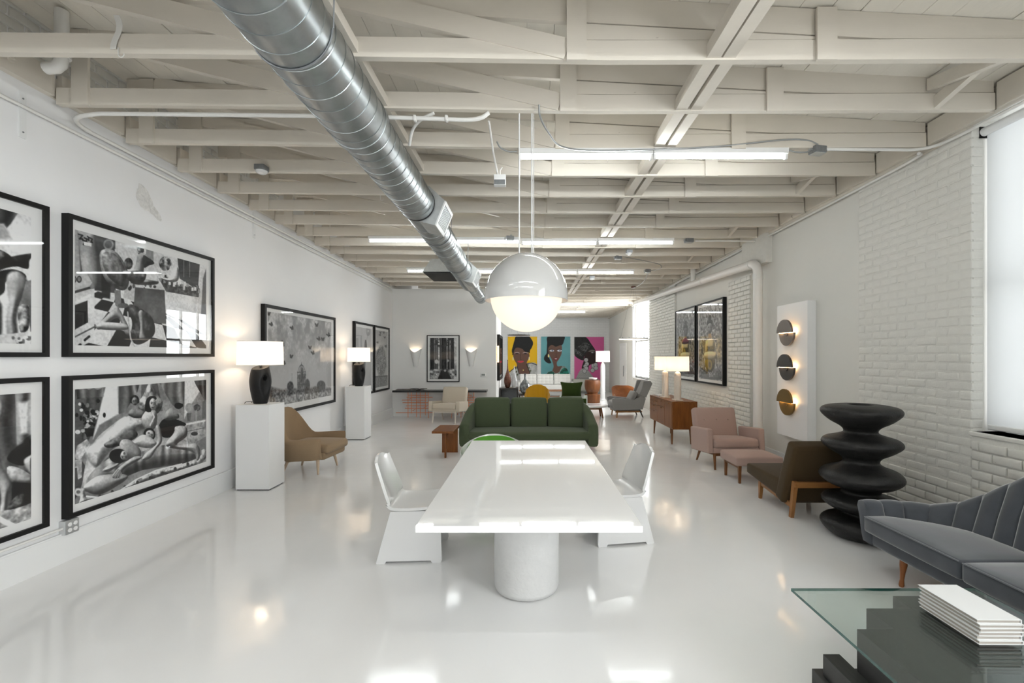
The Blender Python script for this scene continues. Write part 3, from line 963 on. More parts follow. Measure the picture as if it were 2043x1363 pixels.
class Cv:
    """a raster w x h over the rectangle umin..umax, vtop..vbot of the wall plane; conv maps drawing units to (u, v)"""
    def __init__(s, w, h, rect, conv, bg):
        s.w, s.h, s.rect, s.conv = w, h, rect, conv
        u0, u1, v0, v1 = rect
        s.U, s.V = np.meshgrid(np.linspace(u0, u1, w), np.linspace(v0, v1, h))
        s.px = abs(u1 - u0) / w; s.flat = False
        s.a = np.zeros((h, w, 3)); s.a[:] = bg

    def C(s, c):
        return np.array(c if isinstance(c, (tuple, list)) else (c, c, c), float)

    def blend(s, m, c):
        c = s.C(c) if not isinstance(c, np.ndarray) else c
        if c.ndim == 2: c = c[..., None]
        s.a = s.a * (1 - m[..., None]) + c * m[..., None]

    def P(s, pts):
        return [s.conv(*p) for p in pts]

    def seg(s, p, q):
        dx, dy = q[0] - p[0], q[1] - p[1]
        L = dx * dx + dy * dy + 1e-12
        t = np.clip(((s.U - p[0]) * dx + (s.V - p[1]) * dy) / L, 0, 1)
        return np.hypot(s.U - p[0] - t * dx, s.V - p[1] - t * dy)

    def pmask(s, pts, soft=0.0):
        P = s.P(pts); ins = np.zeros(s.U.shape, bool); d = np.full(s.U.shape, 9.0)
        for p, q in zip(P, P[1:] + P[:1]):
            d = np.minimum(d, s.seg(p, q))
            if abs(p[1] - q[1]) > 1e-12:
                c = ((p[1] > s.V) != (q[1] > s.V)) & (s.U < (q[0] - p[0]) * (s.V - p[1]) / (q[1] - p[1]) + p[0])
                ins ^= c
        sd = np.where(ins, d, -d)
        return np.clip(sd / (s.px + soft) + 0.5, 0, 1)

    def poly(s, pts, c, soft=0.0, tex=None):
        m = s.pmask(pts, soft)
        if tex is not None:
            base = s.C(c); c = np.clip(base[None, None, :] * tex[..., None], 0, 1)
            s.a = s.a * (1 - m[..., None]) + c * m[..., None]
        else:
            s.blend(m, c)
        return m

    def blob(s, pts, c, soft=0.0, n=6, tex=None, shade=0.5):
        """closed smooth curve"""
        Q = []
        N = len(pts)
        for i in range(N):
            a, b, d, e = [np.array(pts[(i + k - 1) % N], float) for k in range(4)]
            for k in range(n):
                t = k / n
                Q.append(tuple(0.5 * (2 * b + (d - a) * t + (2 * a - 5 * b + 4 * d - e) * t * t + (3 * b - a - 3 * d + e) * t ** 3)))
        if shade and not s.flat:
            return s.form(Q, c, soft, tex, shade)
        return s.poly(Q, c, soft, tex)

    def form(s, pts, c, soft=0.0, tex=None, k=0.5, light=(-0.5, 0.65, 0.57)):
        """a rounded solid: the drawing of light on it comes from a puffed-up height over the outline"""
        P = s.P(pts); d = np.full(s.U.shape, 9.0)
        for p, q in zip(P, P[1:] + P[:1]):
            d = np.minimum(d, s.seg(p, q))
        m = s.pmask(pts, soft)
        d = np.where(m > 0.5, d, 0); Rm = d.max() + 1e-6
        h = np.sqrt(np.clip(1 - (1 - d / Rm) ** 2, 0, 1)) * Rm
        for _ in range(3):
            h = (h + np.roll(h, 1, 0) + np.roll(h, -1, 0) + np.roll(h, 1, 1) + np.roll(h, -1, 1)) / 5
        du = abs(s.rect[1] - s.rect[0]) / (s.w - 1); dv = (s.rect[3] - s.rect[2]) / (s.h - 1)
        gy, gx = np.gradient(h); gx = gx / du; gy = gy / dv
        L_ = np.sqrt(gx ** 2 + gy ** 2 + 1)
        sh = (-gx * light[0] - gy * light[1] + light[2]) / L_
        t = 1 - k + k * 1.55 * np.clip(sh, 0, 1)
        if tex is not None: t = t * tex
        base = s.C(c)
        s.a = s.a * (1 - m[..., None]) + np.clip(base[None, None, :] * t[..., None], 0, 1) * m[..., None]
        return m

    def face(s, cx, cy, w, h, c, ang=0.0, smile=True):
        """small shaded head: sockets, nose, mouth"""
        ca, sa = math.cos(ang), math.sin(ang)
        R2 = lambda x, y: (cx + (x * ca - y * sa) * w, cy + (x * sa + y * ca) * h)
        s.form([R2(math.cos(t) * (1 - 0.18 * max(0, math.sin(t))), math.sin(t)) for t in [2 * PI * k / 20 for k in range(20)]], c, 0.004, None, 0.45)
        for sx in (-0.38, 0.38):
            e = R2(sx, -0.08); s.ell(e[0], e[1], w * 0.24, h * 0.11, 0.16 + 0.2 * s.C(c)[0], 0.006, ang)
            e = R2(sx, -0.3); s.line([R2(sx - 0.25, -0.25), R2(sx, -0.34), R2(sx + 0.25, -0.25)], 0.005, 0.25)
        s.line([R2(0.02, 0.0), R2(0.1, 0.26), R2(-0.05, 0.3)], 0.005, s.C(c) * 0.6)
        e = R2(0, 0.55); s.ell(e[0], e[1], w * 0.30, h * 0.09, 0.2, 0.006, ang)

    def folds(s, f, seed=0, amp=0.4):
        n = s.noise(3, seed, 2)
        ph = (s.U + 0.10 * s.V) * f + 5 * n
        return 0.78 + amp * np.sin(ph) * (0.6 + 0.4 * np.sin(ph * 0.37)) + 0.1 * n

    def contrast(s, k=1.35, mid=0.5, lift=0.0):
        s.a = np.clip((s.a - mid) * k + mid + lift, 0.015, 0.93)

    def ell(s, cx, cy, rx, ry, c, soft=0.0, ang=0.0, n=28, tex=None):
        ca, sa = math.cos(ang), math.sin(ang)
        return s.poly([(cx + rx * math.cos(t) * ca - ry * math.sin(t) * sa, cy + rx * math.cos(t) * sa + ry * math.sin(t) * ca) for t in [2 * PI * k / n for k in range(n)]], c, soft, tex)

    def line(s, pts, wd, c):
        P = s.P(pts)
        d = np.full(s.U.shape, 9.0)
        for p, q in zip(P, P[1:]):
            d = np.minimum(d, s.seg(p, q))
        s.blend(np.clip((wd / 2 - d) / s.px + 0.5, 0, 1), c)

    def noise(s, scale, seed=0, octv=3, ax=1.0):
        r = np.random.RandomState(seed); out = np.zeros(s.U.shape); amp = 1.0; tot = 0
        for o in range(octv):
            f = scale * 2 ** o
            gu = (s.U - s.rect[0]) * f * ax; gv = (s.V - min(s.rect[2], s.rect[3])) * f
            gu = gu - gu.min(); gv = gv - gv.min()
            iu, iv = gu.astype(int), gv.astype(int)
            G = r.rand(iv.max() + 2, iu.max() + 2)
            fu, fv = gu - iu, gv - iv
            fu = fu * fu * (3 - 2 * fu); fv = fv * fv * (3 - 2 * fv)
            val = (G[iv, iu] * (1 - fu) + G[iv, iu + 1] * fu) * (1 - fv) + (G[iv + 1, iu] * (1 - fu) + G[iv + 1, iu + 1] * fu) * fv
            out += val * amp; tot += amp; amp *= 0.55
        return np.clip((out / tot - 0.5) * 1.7 + 0.5, 0, 1)

    def vgrad(s, c0, c1, p0, p1):
        v0, v1 = s.conv(*p0)[1], s.conv(*p1)[1]
        t = np.clip((s.V - v0) / (v1 - v0), 0, 1)[..., None]
        return s.C(c0) * (1 - t) + s.C(c1) * t

    def mesh(s, name, place, mat):
        """place(u, v) -> 3-D point"""
        lin = np.where(s.a <= 0.04045, s.a / 12.92, ((s.a + 0.055) / 1.055) ** 2.4)
        lin = np.clip(lin, 0.006, 0.86)
        w, h = s.w, s.h
        co = place(s.U.ravel(), s.V.ravel()).astype(np.float32)
        i, j = np.meshgrid(np.arange(w - 1), np.arange(h - 1))
        k = (j * w + i).ravel()
        q = np.stack([k, k + w, k + w + 1, k + 1], 1).astype(np.int32)
        me = bpy.data.meshes.new(name)
        me.vertices.add(w * h); me.vertices.foreach_set('co', co.ravel())
        nf = len(q)
        me.loops.add(nf * 4); me.loops.foreach_set('vertex_index', q.ravel())
        me.polygons.add(nf); me.polygons.foreach_set('loop_start', np.arange(0, nf * 4, 4, dtype=np.int32))
        try:
            me.polygons.foreach_set('loop_total', np.full(nf, 4, np.int32))
        except Exception:
            pass
        me.update(calc_edges=True)
        at = me.attributes.new('ink', 'FLOAT_COLOR', 'POINT')
        rgba = np.ones((w * h, 4), np.float32); rgba[:, :3] = lin.reshape(-1, 3)
        at.data.foreach_set('color', rgba.ravel())
        me.materials.append(mat)
        return me


def framed(name, label, cat, loc, rz, W, H, border, matw, depth, group=None):
    """hung picture: local x to the right along the wall, z up, -y out of the wall; origin at the centre on the wall"""
    t = thing(name, label, cat, loc, rz, group)
    b = MB(); w, h = W / 2, H / 2
    O = [(-w, -h), (w, -h), (w, h), (-w, h)]; I = [(-w + border, -h + border), (w - border, -h + border), (w - border, h - border), (-w + border, h - border)]
    for k in range(4):
        a, e, f, g = O[k], O[(k + 1) % 4], I[(k + 1) % 4], I[k]
        b.loft([[(p[0], -0.001, p[1]) for p in (a, e, f, g)], [(p[0], -depth, p[1]) for p in (a, e, f, g)]])
    b.build('frame', M_black, t)
    MB().box(-w + border, w - border, -depth + 0.022, -0.004, -h + border, h - border).build('mat_board', M_paper, t)
    MB().box(-w + border, w - border, -depth + 0.004, -depth + 0.007, -h + border, h - border).build('picture_glazing', M_glass, t)
    return t


# ---- left wall: u = distance along the wall (y), v = height; drawing units are positions measured on the print
XF = -3.566


def left_conv(ox, oy, s):
    def f(x, y):
        X, Y = ox + x / s, oy + y / s
        d = -XF * 908 / (1054 - X)
        return d, CAMZ - (Y - 711) * d / 908
    return f


def left_picture(name, label, cat, y0, y1, z0, z1, border, mats, cv_fn, res, conv, group=None):
    W, H = y1 - y0, z1 - z0
    t = framed(name, label, cat, (XL, (y0 + y1) / 2, (z0 + z1) / 2), R(90), W, H, border, 0, 0.058, group)
    ml, mr, mt, mb = mats
    rect = (y0 + border + ml, y1 - border - mr, z1 - border - mt, z0 + border + mb)
    w = res; h = max(20, int(res * (rect[2] - rect[3]) / (rect[1] - rect[0])))
    cv = Cv(w, h, rect, conv, (0.6, 0.6, 0.6))
    cv_fn(cv)
    yc, zc = (y0 + y1) / 2, (z0 + z1) / 2

    def place(u, v):
        return np.stack([u - yc, np.full_like(u, -0.038), v - zc], 1)
    link('print', cv.mesh('print', place, M_ink), t)
    return t


def figure(cv, pts, c, tex=None, soft=0.004):
    cv.blob(pts, c, soft, tex=tex)


def draw_kitchen(cv):
    n = cv.noise(6, 1); n2 = cv.noise(30, 2)
    cv.a[:] = 0.80; cv.a *= (0.9 + 0.2 * n)[..., None]
    cv.poly([(500, 330), (790, 400), (800, 800), (500, 1000)], 0.30, tex=0.8 + 0.4 * n)             # dark wall
    cv.poly([(715, 400), (795, 410), (797, 500), (715, 490)], 0.30); cv.ell(750, 470, 35, 38, 0.55); cv.ell(750, 470, 24, 26, 0.38)
    cv.poly([(500, 325), (545, 340), (560, 650), (500, 690)], 0.62, 0.01)
    cv.blob([(540, 370), (600, 372), (660, 420), (690, 600), (690, 770), (640, 800), (580, 680), (552, 480)], 0.60, tex=0.85 + 0.3 * n)  # fridge
    for a in ((548, 400, 575, 432), (588, 425, 606, 455), (608, 415, 618, 440), (625, 425, 640, 455), (575, 440, 596, 470)):
        cv.line([(a[0], a[1]), (a[2], a[1] + 8), (a[0] + 6, a[3]), (a[2], a[3])], 0.012, 0.12)
    cv.poly([(582, 450), (635, 460), (635, 484), (585, 474)], 0.85)
    cv.poly([(640, 780), (935, 820), (1400, 950), (1410, 1190), (500, 1195), (620, 900)], 0.82)
    # chequered floor
    A = np.array([640, 850.]); 
    for i in range(-3, 9):
        for j in range(-1, 6):
            if (i + j) % 2: continue
            def Q(a, b):
                t = 1 + b * 0.26 - a * 0.03
                return (705 + (a * 105 - b * 62) * t * 0.8, 842 + (a * 22 + b * 48) * t)
            cv.poly([Q(i, j), Q(i + 1, j), Q(i + 1, j + 1), Q(i, j + 1)], 0.14)
    cv.poly([(860, 720), (935, 730), (930, 860), (855, 830)], 0.72); cv.poly([(700, 640), (770, 700), (760, 840), (705, 830)], 0.20, 0.01)
    # stove
    cv.poly([(500, 790), (655, 770), (655, 1120), (500, 1195)], 0.78, tex=0.9 + 0.2 * n)
    cv.poly([(500, 660), (600, 662), (640, 730), (610, 770), (500, 800)], 0.72)
    cv.line([(500, 800), (620, 765)], 0.02, 0.25)
    for x in (518, 552): cv.ell(x, 707, 17, 24, 0.2); cv.ell(x, 705, 11, 16, 0.5)
    cv.poly([(502, 890), (608, 850), (612, 1000), (502, 1060)], 0.16, tex=0.7 + 0.6 * n)
    cv.line([(505, 870), (560, 850), (625, 815)], 0.02, 0.88)
    cv.line([(500, 1110), (655, 1030)], 0.012, 0.35); cv.line([(510, 1190), (560, 1150)], 0.02, 0.2); cv.line([(590, 1120), (620, 1095)], 0.02, 0.2)
    # counters, window, right cabinets
    cv.poly([(1215, 540), (1370, 580), (1355, 780), (1230, 700)], 0.32, tex=0.8 + 0.4 * n)
    for x in (1260, 1300): cv.line([(x, 560), (x, 690)], 0.006, 0.6)
    cv.poly([(1090, 700), (1370, 770), (1360, 830), (1140, 790)], 0.38, tex=0.6 + 0.8 * n2)
    cv.poly([(1390, 700), (1424, 590), (1420, 1100), (1370, 1040)], 0.42, 0.01)
    cv.poly([(1005, 500), (1055, 510), (1055, 600), (1005, 580)], 0.55)
    cv.ell(885, 600, 30, 40, 0.35, tex=0.4 + 1.2 * n2); cv.ell(1135, 600, 42, 50, 0.5, tex=0.3 + 1.4 * n2)
    rk = random.Random(12)
    for _ in range(34):
        t_ = rk.random(); x, y = 1085 + 285 * t_, 690 + 95 * t_ + rk.uniform(-14, 22)
        hh = rk.uniform(10, 34); cv.poly([(x - 6, y - hh), (x + 6, y - hh), (x + 8, y + 8), (x - 8, y + 8)], rk.choice([0.2, 0.35, 0.6, 0.85, 0.75]))
    for _ in range(16):
        x, y = rk.uniform(890, 1080), rk.uniform(720, 790); cv.ell(x, y, rk.uniform(5, 12), rk.uniform(6, 16), rk.choice([0.25, 0.4, 0.8, 0.7]))
    # standing woman, seated doll, hair-dryer lamp and chair
    cv.blob([(945, 505), (950, 482), (975, 478), (990, 500), (985, 525), (950, 520)], 0.14, shade=0); cv.face(958, 520, 13, 20, 0.66, 0.2)
    cv.blob([(950, 540), (995, 530), (1045, 575), (1060, 600), (1020, 610), (1000, 580), (990, 640), (985, 700), (1060, 690), (1080, 740), (900, 730), (935, 600)], 0.62, tex=0.7 + 0.5 * n)
    cv.blob([(985, 545), (1020, 560), (1055, 590), (1020, 615), (990, 625)], 0.25)
    cv.poly([(1000, 650), (1075, 660), (1085, 720), (1000, 705)], 0.80)
    cv.blob([(900, 650), (1000, 660), (990, 720), (930, 740), (880, 700)], 0.35, tex=0.4 + 1.2 * n2)
    cv.blob([(1100, 690), (1160, 700), (1185, 670), (1210, 620), (1228, 660), (1215, 720), (1140, 720)], 0.72, tex=0.8 + 0.3 * n)
    cv.blob([(690, 540), (730, 500), (800, 520), (860, 600), (890, 690), (880, 760), (840, 782), (770, 750), (710, 670)], 0.66, tex=0.75 + 0.35 * n2)
    cv.blob([(705, 545), (740, 520), (800, 540), (850, 610), (872, 700), (850, 755), (780, 720), (725, 650)], 0.50, tex=0.75 + 0.5 * n2)
    cv.blob([(850, 650), (960, 660), (1000, 690), (960, 730), (880, 710)], 0.45, tex=0.6 + 0.7 * n2)
    cv.poly([(790, 780), (832, 780), (838, 900), (815, 905), (795, 880)], 0.50); cv.ell(850, 885, 35, 18, 0.40)
    cv.poly([(930, 760), (1130, 780), (1140, 1010), (1000, 1000), (920, 900)], 0.36, tex=0.75 + 0.5 * n)
    # pair of legs on the floor with a fringe skirt
    cv.blob([(665, 1005), (690, 1000), (790, 905), (825, 910), (900, 1060), (895, 1090), (860, 1070), (810, 970), (700, 1045), (665, 1035)], 0.66, tex=0.85 + 0.25 * n)
    cv.blob([(700, 1000), (860, 1010), (870, 1050), (690, 1045)], 0.70)
    cv.blob([(880, 900), (920, 880), (1040, 960), (1060, 1080), (960, 1150), (900, 1110), (910, 1000)], 0.30, tex=0.5 + 1.0 * n2)
    cv.blob([(955, 930), (985, 930), (990, 1060), (1000, 1110), (960, 1110), (965, 1030)], 0.62)
    cv.line([(880, 930), (900, 1110), (930, 1170)], 0.015, 0.7)
    cv.a *= (0.94 + 0.12 * cv.noise(60, 9, 2))[..., None]; cv.contrast(1.28, 0.5, -0.02)


def draw_bed(cv):
    n = cv.noise(5, 11); n2 = cv.noise(26, 12); nst = (cv.folds(60, 13) - 0.6) / 0.8
    cv.a[:] = 0.56; cv.a *= (0.85 + 0.3 * n)[..., None]
    cv.poly([(455, 200), (690, 190), (640, 420), (540, 640), (455, 690)], 0.36, tex=0.85 + 0.3 * n)
    cv.poly([(690, 190), (755, 185), (760, 400), (640, 470), (600, 560), (660, 300)], 0.88, 0.01)
    cv.poly([(490, 195), (665, 188), (668, 290), (500, 305)], 0.50, tex=0.6 + 0.7 * nst)
    for x in (520, 575, 630): cv.ell(x, 215, 32, 30, 0.62); cv.ell(x, 213, 25, 23, 0.72)
    cv.poly([(560, 300), (640, 295), (600, 400), (560, 560), (530, 560)], 0.45, tex=0.6 + 0.7 * nst)
    r = random.Random(5)
    for _ in range(46):
        x, y = r.gauss(577, 34), r.gauss(418, 46); cv.ell(x, y, r.uniform(8, 17), r.uniform(8, 17), r.choice([0.15, 0.25, 0.7, 0.82, 0.5, 0.12]))
    cv.poly([(545, 490), (610, 490), (600, 540), (560, 545)], 0.2)
    # curtains of the headboard
    cv.poly([(762, 183), (905, 175), (880, 260), (800, 390), (762, 400)], 0.50, tex=0.6 + 0.8 * nst)
    cv.poly([(905, 178), (1000, 172), (1040, 380), (900, 400)], 0.40, tex=0.8 + 0.4 * n)
    cv.poly([(1000, 172), (1178, 162), (1172, 420), (1090, 330)], 0.50, tex=0.6 + 0.8 * nst)
    cv.poly([(1178, 162), (1320, 155), (1318, 300), (1270, 260), (1215, 345), (1175, 430)], 0.84, 0.01)
    cv.poly([(1225, 160), (1320, 155), (1318, 430), (1295, 300), (1245, 210)], 0.36, tex=0.6 + 0.8 * nst)
    cv.poly([(1290, 320), (1318, 310), (1316, 430), (1285, 430)], 0.4)
    cv.blob([(880, 330), (915, 285), (960, 200), (1010, 285), (1040, 330), (1000, 400), (900, 380)], 0.62, tex=0.6 + 0.7 * n2)
    # dresser right
    cv.poly([(1160, 460), (1300, 435), (1312, 540), (1230, 590), (1170, 560)], 0.66, tex=0.75 + 0.4 * n2)
    cv.line([(1165, 470), (1305, 442)], 0.02, 0.85); cv.ell(1238, 525, 22, 12, 0.22); cv.line([(1180, 512), (1300, 488)], 0.006, 0.3)
    cv.ell(1205, 360, 24, 30, 0.62); cv.poly([(1190, 395), (1220, 392), (1212, 445), (1196, 447)], 0.4); cv.ell(1255, 360, 22, 22, 0.35, tex=0.5 + n2); cv.line([(1250, 380), (1250, 440)], 0.02, 0.6)
    # mattress, bedding, carved bed
    cv.poly([(455, 690), (520, 680), (560, 740), (520, 880), (455, 1000)], 0.28, tex=0.7 + 0.6 * n)
    cv.poly([(500, 600), (560, 560), (585, 590), (520, 690), (480, 680)], 0.72, tex=0.7 + 0.5 * n2)
    cv.poly([(460, 690), (530, 685), (530, 800), (505, 815), (500, 740), (462, 745)], 0.70, tex=0.7 + 0.5 * n2)
    cv.blob([(560, 690), (620, 560), (720, 470), (800, 420), (900, 420), (960, 520), (1250, 590), (1230, 700), (1000, 740), (700, 800), (545, 880)], 0.70, tex=0.8 + 0.3 * n)
    cv.blob([(555, 640), (640, 560), (730, 480), (800, 420), (900, 430), (915, 480), (800, 560), (700, 650), (620, 740)], 0.84, 0.02, tex=0.8 + 0.25 * n2)
    cv.blob([(540, 880), (600, 760), (760, 650), (900, 640), (1010, 600), (1230, 600), (1235, 690), (960, 740), (780, 810), (640, 880)], 0.62, tex=0.7 + 0.5 * nst)
    cv.blob([(545, 880), (560, 840), (640, 790), (780, 780), (820, 800), (760, 850), (640, 910)], 0.68, tex=0.85 + 0.3 * n)
    cv.blob([(670, 590), (740, 550), (850, 500), (880, 540), (800, 590), (700, 615)], 0.42, tex=0.7 + 0.6 * n2)
    for p in ([(480, 890), (500, 868), (545, 875), (558, 915), (640, 930), (760, 890), (860, 820), (980, 765), (1150, 720), (1270, 670), (1285, 628), (1312, 630), (1310, 680), (1240, 730), (1000, 800), (840, 880), (700, 950), (560, 975), (548, 1000), (505, 1000), (520, 920)],):
        cv.blob(p, 0.76, tex=0.55 + 0.75 * n2)
    cv.ell(510, 895, 26, 24, 0.80); cv.ell(508, 893, 13, 11, 0.45)
    for i in range(26):
        t = i / 25; cv.ell(590 + 660 * t, 955 - 240 * t + 18 * math.sin(i * 2.1), 9, 12, 0.28)
    cv.line([(560, 920), (650, 930), (770, 885), (870, 815), (1000, 755), (1160, 715)], 0.012, 0.92)
    # women: back left, profile, kneeling, two lying
    skin = 0.58
    cv.blob([(820, 400), (850, 365), (880, 365), (920, 385), (915, 420), (860, 425)], skin, tex=0.8 + 0.3 * n); cv.blob([(838, 330), (842, 290), (865, 280), (886, 295), (888, 330)], 0.10, shade=0); cv.face(863, 322, 19, 29, 0.56, -0.15)
    cv.poly([(850, 345), (878, 345), (880, 375), (848, 375)], skin)
    cv.blob([(905, 430), (930, 385), (965, 372), (1000, 390), (1000, 470), (960, 510), (920, 480)], 0.72, tex=0.85 + 0.25 * n)
    cv.blob([(930, 378), (932, 320), (955, 290), (990, 288), (1000, 305), (975, 330), (965, 385)], 0.09, shade=0); cv.face(977, 338, 22, 38, 0.76, 0.12); cv.line([(960, 470), (985, 420), (975, 395)], 0.016, 0.82)
    cv.blob([(1010, 500), (1035, 440), (1090, 425), (1165, 450), (1185, 470), (1120, 500), (1090, 545), (1040, 545)], 0.11, tex=0.6 + 0.8 * n2)
    cv.blob([(1050, 430), (1060, 385), (1100, 360), (1130, 385), (1140, 425), (1080, 440)], skin); cv.ell(1130, 370, 26, 32, 0.55, ang=0.5); cv.ell(1138, 348, 25, 20, 0.10); cv.ell(1158, 345, 10, 12, 0.12)
    cv.blob([(1120, 480), (1185, 480), (1190, 540), (1130, 590), (1200, 590), (1255, 590), (1275, 660), (1255, 695), (1225, 640), (1080, 612), (1062, 580), (1110, 520)], 0.72, tex=0.85 + 0.25 * n)
    cv.blob([(995, 480), (1020, 480), (1035, 570), (1000, 620), (960, 680), (910, 690), (930, 650), (990, 600), (1005, 560)], 0.70)
    cv.ell(955, 530, 38, 42, 0.12); cv.face(958, 530, 27, 28, 0.78, 0.5)
    cv.blob([(850, 580), (920, 530), (1000, 580), (960, 615), (880, 605)], 0.82)
    cv.blob([(660, 760), (690, 730), (760, 700), (770, 580), (820, 560), (880, 600), (905, 650), (880, 690), (800, 700), (740, 740), (700, 765)], 0.66, tex=0.85 + 0.25 * n)
    cv.ell(760, 665, 58, 46, 0.09); cv.face(798, 663, 27, 32, 0.70, 1.1)
    cv.blob([(720, 800), (760, 740), (860, 670), (905, 680), (800, 745), (770, 800)], 0.64)
    for k in range(4): cv.line([(760 + k * 6, 750 + k * 8), (725 + k * 14, 798 + k * 2)], 0.012, 0.55)
    cv.a *= (0.94 + 0.12 * cv.noise(60, 19, 2))[..., None]; cv.contrast(1.28, 0.5, -0.02)


def draw_dancer(cv):
    n = cv.noise(5, 21); n2 = cv.noise(26, 22); nst = (cv.folds(55, 23) - 0.6) / 0.8
    cv.a[:] = 0.80; cv.a *= (0.93 + 0.14 * n)[..., None]
    cv.poly([(-800, 100), (-200, 130), (-200, 800), (-800, 800)], 0.5, tex=0.7 + 0.6 * nst)
    cv.poly([(-60, 150), (155, 230), (90, 330), (60, 360), (40, 330), (-60, 330)], 0.42, tex=0.6 + 0.8 * nst)
    cv.poly([(-60, 330), (45, 330), (100, 430), (-60, 440)], 0.62, 0.02)
    cv.blob([(-40, 600), (60, 560), (235, 530), (215, 580), (205, 635), (130, 620), (60, 630), (-40, 660)], 0.22, tex=0.5 + 1.0 * n2)
    cv.blob([(-60, 520), (0, 500), (90, 550), (60, 590), (-60, 600)], 0.30, tex=0.5 + 1.1 * n2)
    cv.blob([(-60, 690), (60, 640), (150, 650), (195, 690), (150, 720), (60, 720), (40, 800), (-60, 840)], 0.14, tex=0.8 + 0.4 * n)
    cv.blob([(60, 690), (130, 650), (195, 700), (200, 780), (150, 880), (130, 980), (135, 1090), (70, 1100), (55, 980), (70, 860)], 0.60, 0.012, tex=0.8 + 0.35 * n)
    cv.blob([(-60, 820), (20, 860), (30, 960), (20, 1100), (-60, 1100)], 0.55, 0.012)
    cv.poly([(190, 720), (260, 705), (260, 880), (150, 890)], 0.45, tex=0.7 + 0.5 * n); cv.poly([(210, 880), (258, 880), (250, 1090), (225, 1090), (210, 960)], 0.40)
    cv.blob([(140, 900), (210, 890), (210, 1040), (150, 1060)], 0.62, tex=0.5 + 0.9 * n2)
    cv.poly([(-60, 1090), (260, 1060), (258, 1190), (-60, 1200)], 0.74, tex=0.85 + 0.3 * n)
    r = random.Random(9)
    for _ in range(26):
        cv.ell(r.uniform(105, 255), r.uniform(1095, 1185), r.uniform(9, 20), r.uniform(9, 18), r.choice([0.45, 0.6, 0.75, 0.86, 0.35]))
    cv.a *= (0.94 + 0.12 * cv.noise(60, 29, 2))[..., None]; cv.contrast(1.4, 0.5)


def draw_boudoir(cv):
    n = cv.noise(5, 31); n2 = cv.noise(26, 32); nst = (cv.folds(60, 33) - 0.6) / 0.8
    cv.a[:] = 0.42; cv.a *= (0.5 + 1.0 * nst)[..., None]
    cv.poly([(-900, 240), (-100, 235), (-100, 1300), (-900, 1300)], 0.55, tex=0.7 + 0.6 * n)
    cv.poly([(110, 240), (245, 225), (245, 500), (120, 600)], 0.58, tex=0.6 + 0.8 * nst)
    cv.poly([(125, 330), (195, 320), (190, 520), (140, 530)], 0.78, 0.02)
    cv.blob([(-40, 280), (20, 285), (45, 360), (20, 450), (-40, 440)], 0.72, tex=0.85 + 0.3 * n)
    cv.poly([(-10, 450), (60, 420), (90, 560), (40, 700), (-10, 620)], 0.40, tex=0.5 + 1.0 * nst)
    cv.blob([(60, 680), (130, 600), (245, 560), (245, 680), (180, 720), (120, 720)], 0.16, tex=0.6 + 0.8 * n2)
    cv.blob([(165, 700), (200, 665), (245, 655), (245, 810), (190, 760)], 0.74, 0.01)
    cv.blob([(60, 740), (130, 740), (245, 810), (245, 840), (90, 830)], 0.74, tex=0.8 + 0.3 * n2)
    cv.poly([(85, 830), (245, 840), (245, 950), (90, 950)], 0.18, tex=0.6 + 0.8 * n)
    cv.blob([(-50, 690), (20, 720), (90, 840), (70, 920), (55, 1030), (10, 1030), (20, 930), (0, 850), (-50, 800)], 0.68, 0.01, tex=0.85 + 0.25 * n)
    cv.blob([(60, 1000), (130, 910), (220, 920), (240, 960), (120, 1010)], 0.30, tex=0.3 + 1.4 * n2)
    cv.poly([(-100, 1030), (110, 1000), (245, 950), (245, 1090), (-100, 1200)], 0.66, tex=0.7 + 0.5 * n2)
    cv.line([(-60, 1020), (40, 1080), (140, 1125)], 0.03, 0.84)
    cv.a *= (0.94 + 0.12 * cv.noise(60, 39, 2))[..., None]; cv.contrast(1.5, 0.5)


def birds(cv, pts, sz, c=0.10):
    for x, y, a in pts:
        k = 1 if a < 0.15 else -1
        R2 = lambda u, v: (x + (u * math.cos(a * 2) - v * math.sin(a * 2)) * sz * k, y + (u * math.sin(a * 2) + v * math.cos(a * 2)) * sz)
        for sg in (-1, 1):
            cv.poly([R2(0, 0.1), R2(sg * 0.25, -0.75 - a), R2(sg * 0.8, -0.9), R2(sg * 0.72, -0.15), R2(sg * 0.3, 0.25)], c)
            cv.poly([R2(0, 0.05), R2(sg * 0.55, 0.05), R2(sg * 0.45, 0.75), R2(sg * 0.08, 0.55)], c)
        cv.line([R2(0, -0.5), R2(0.02, 0.6)], 0.012, c)


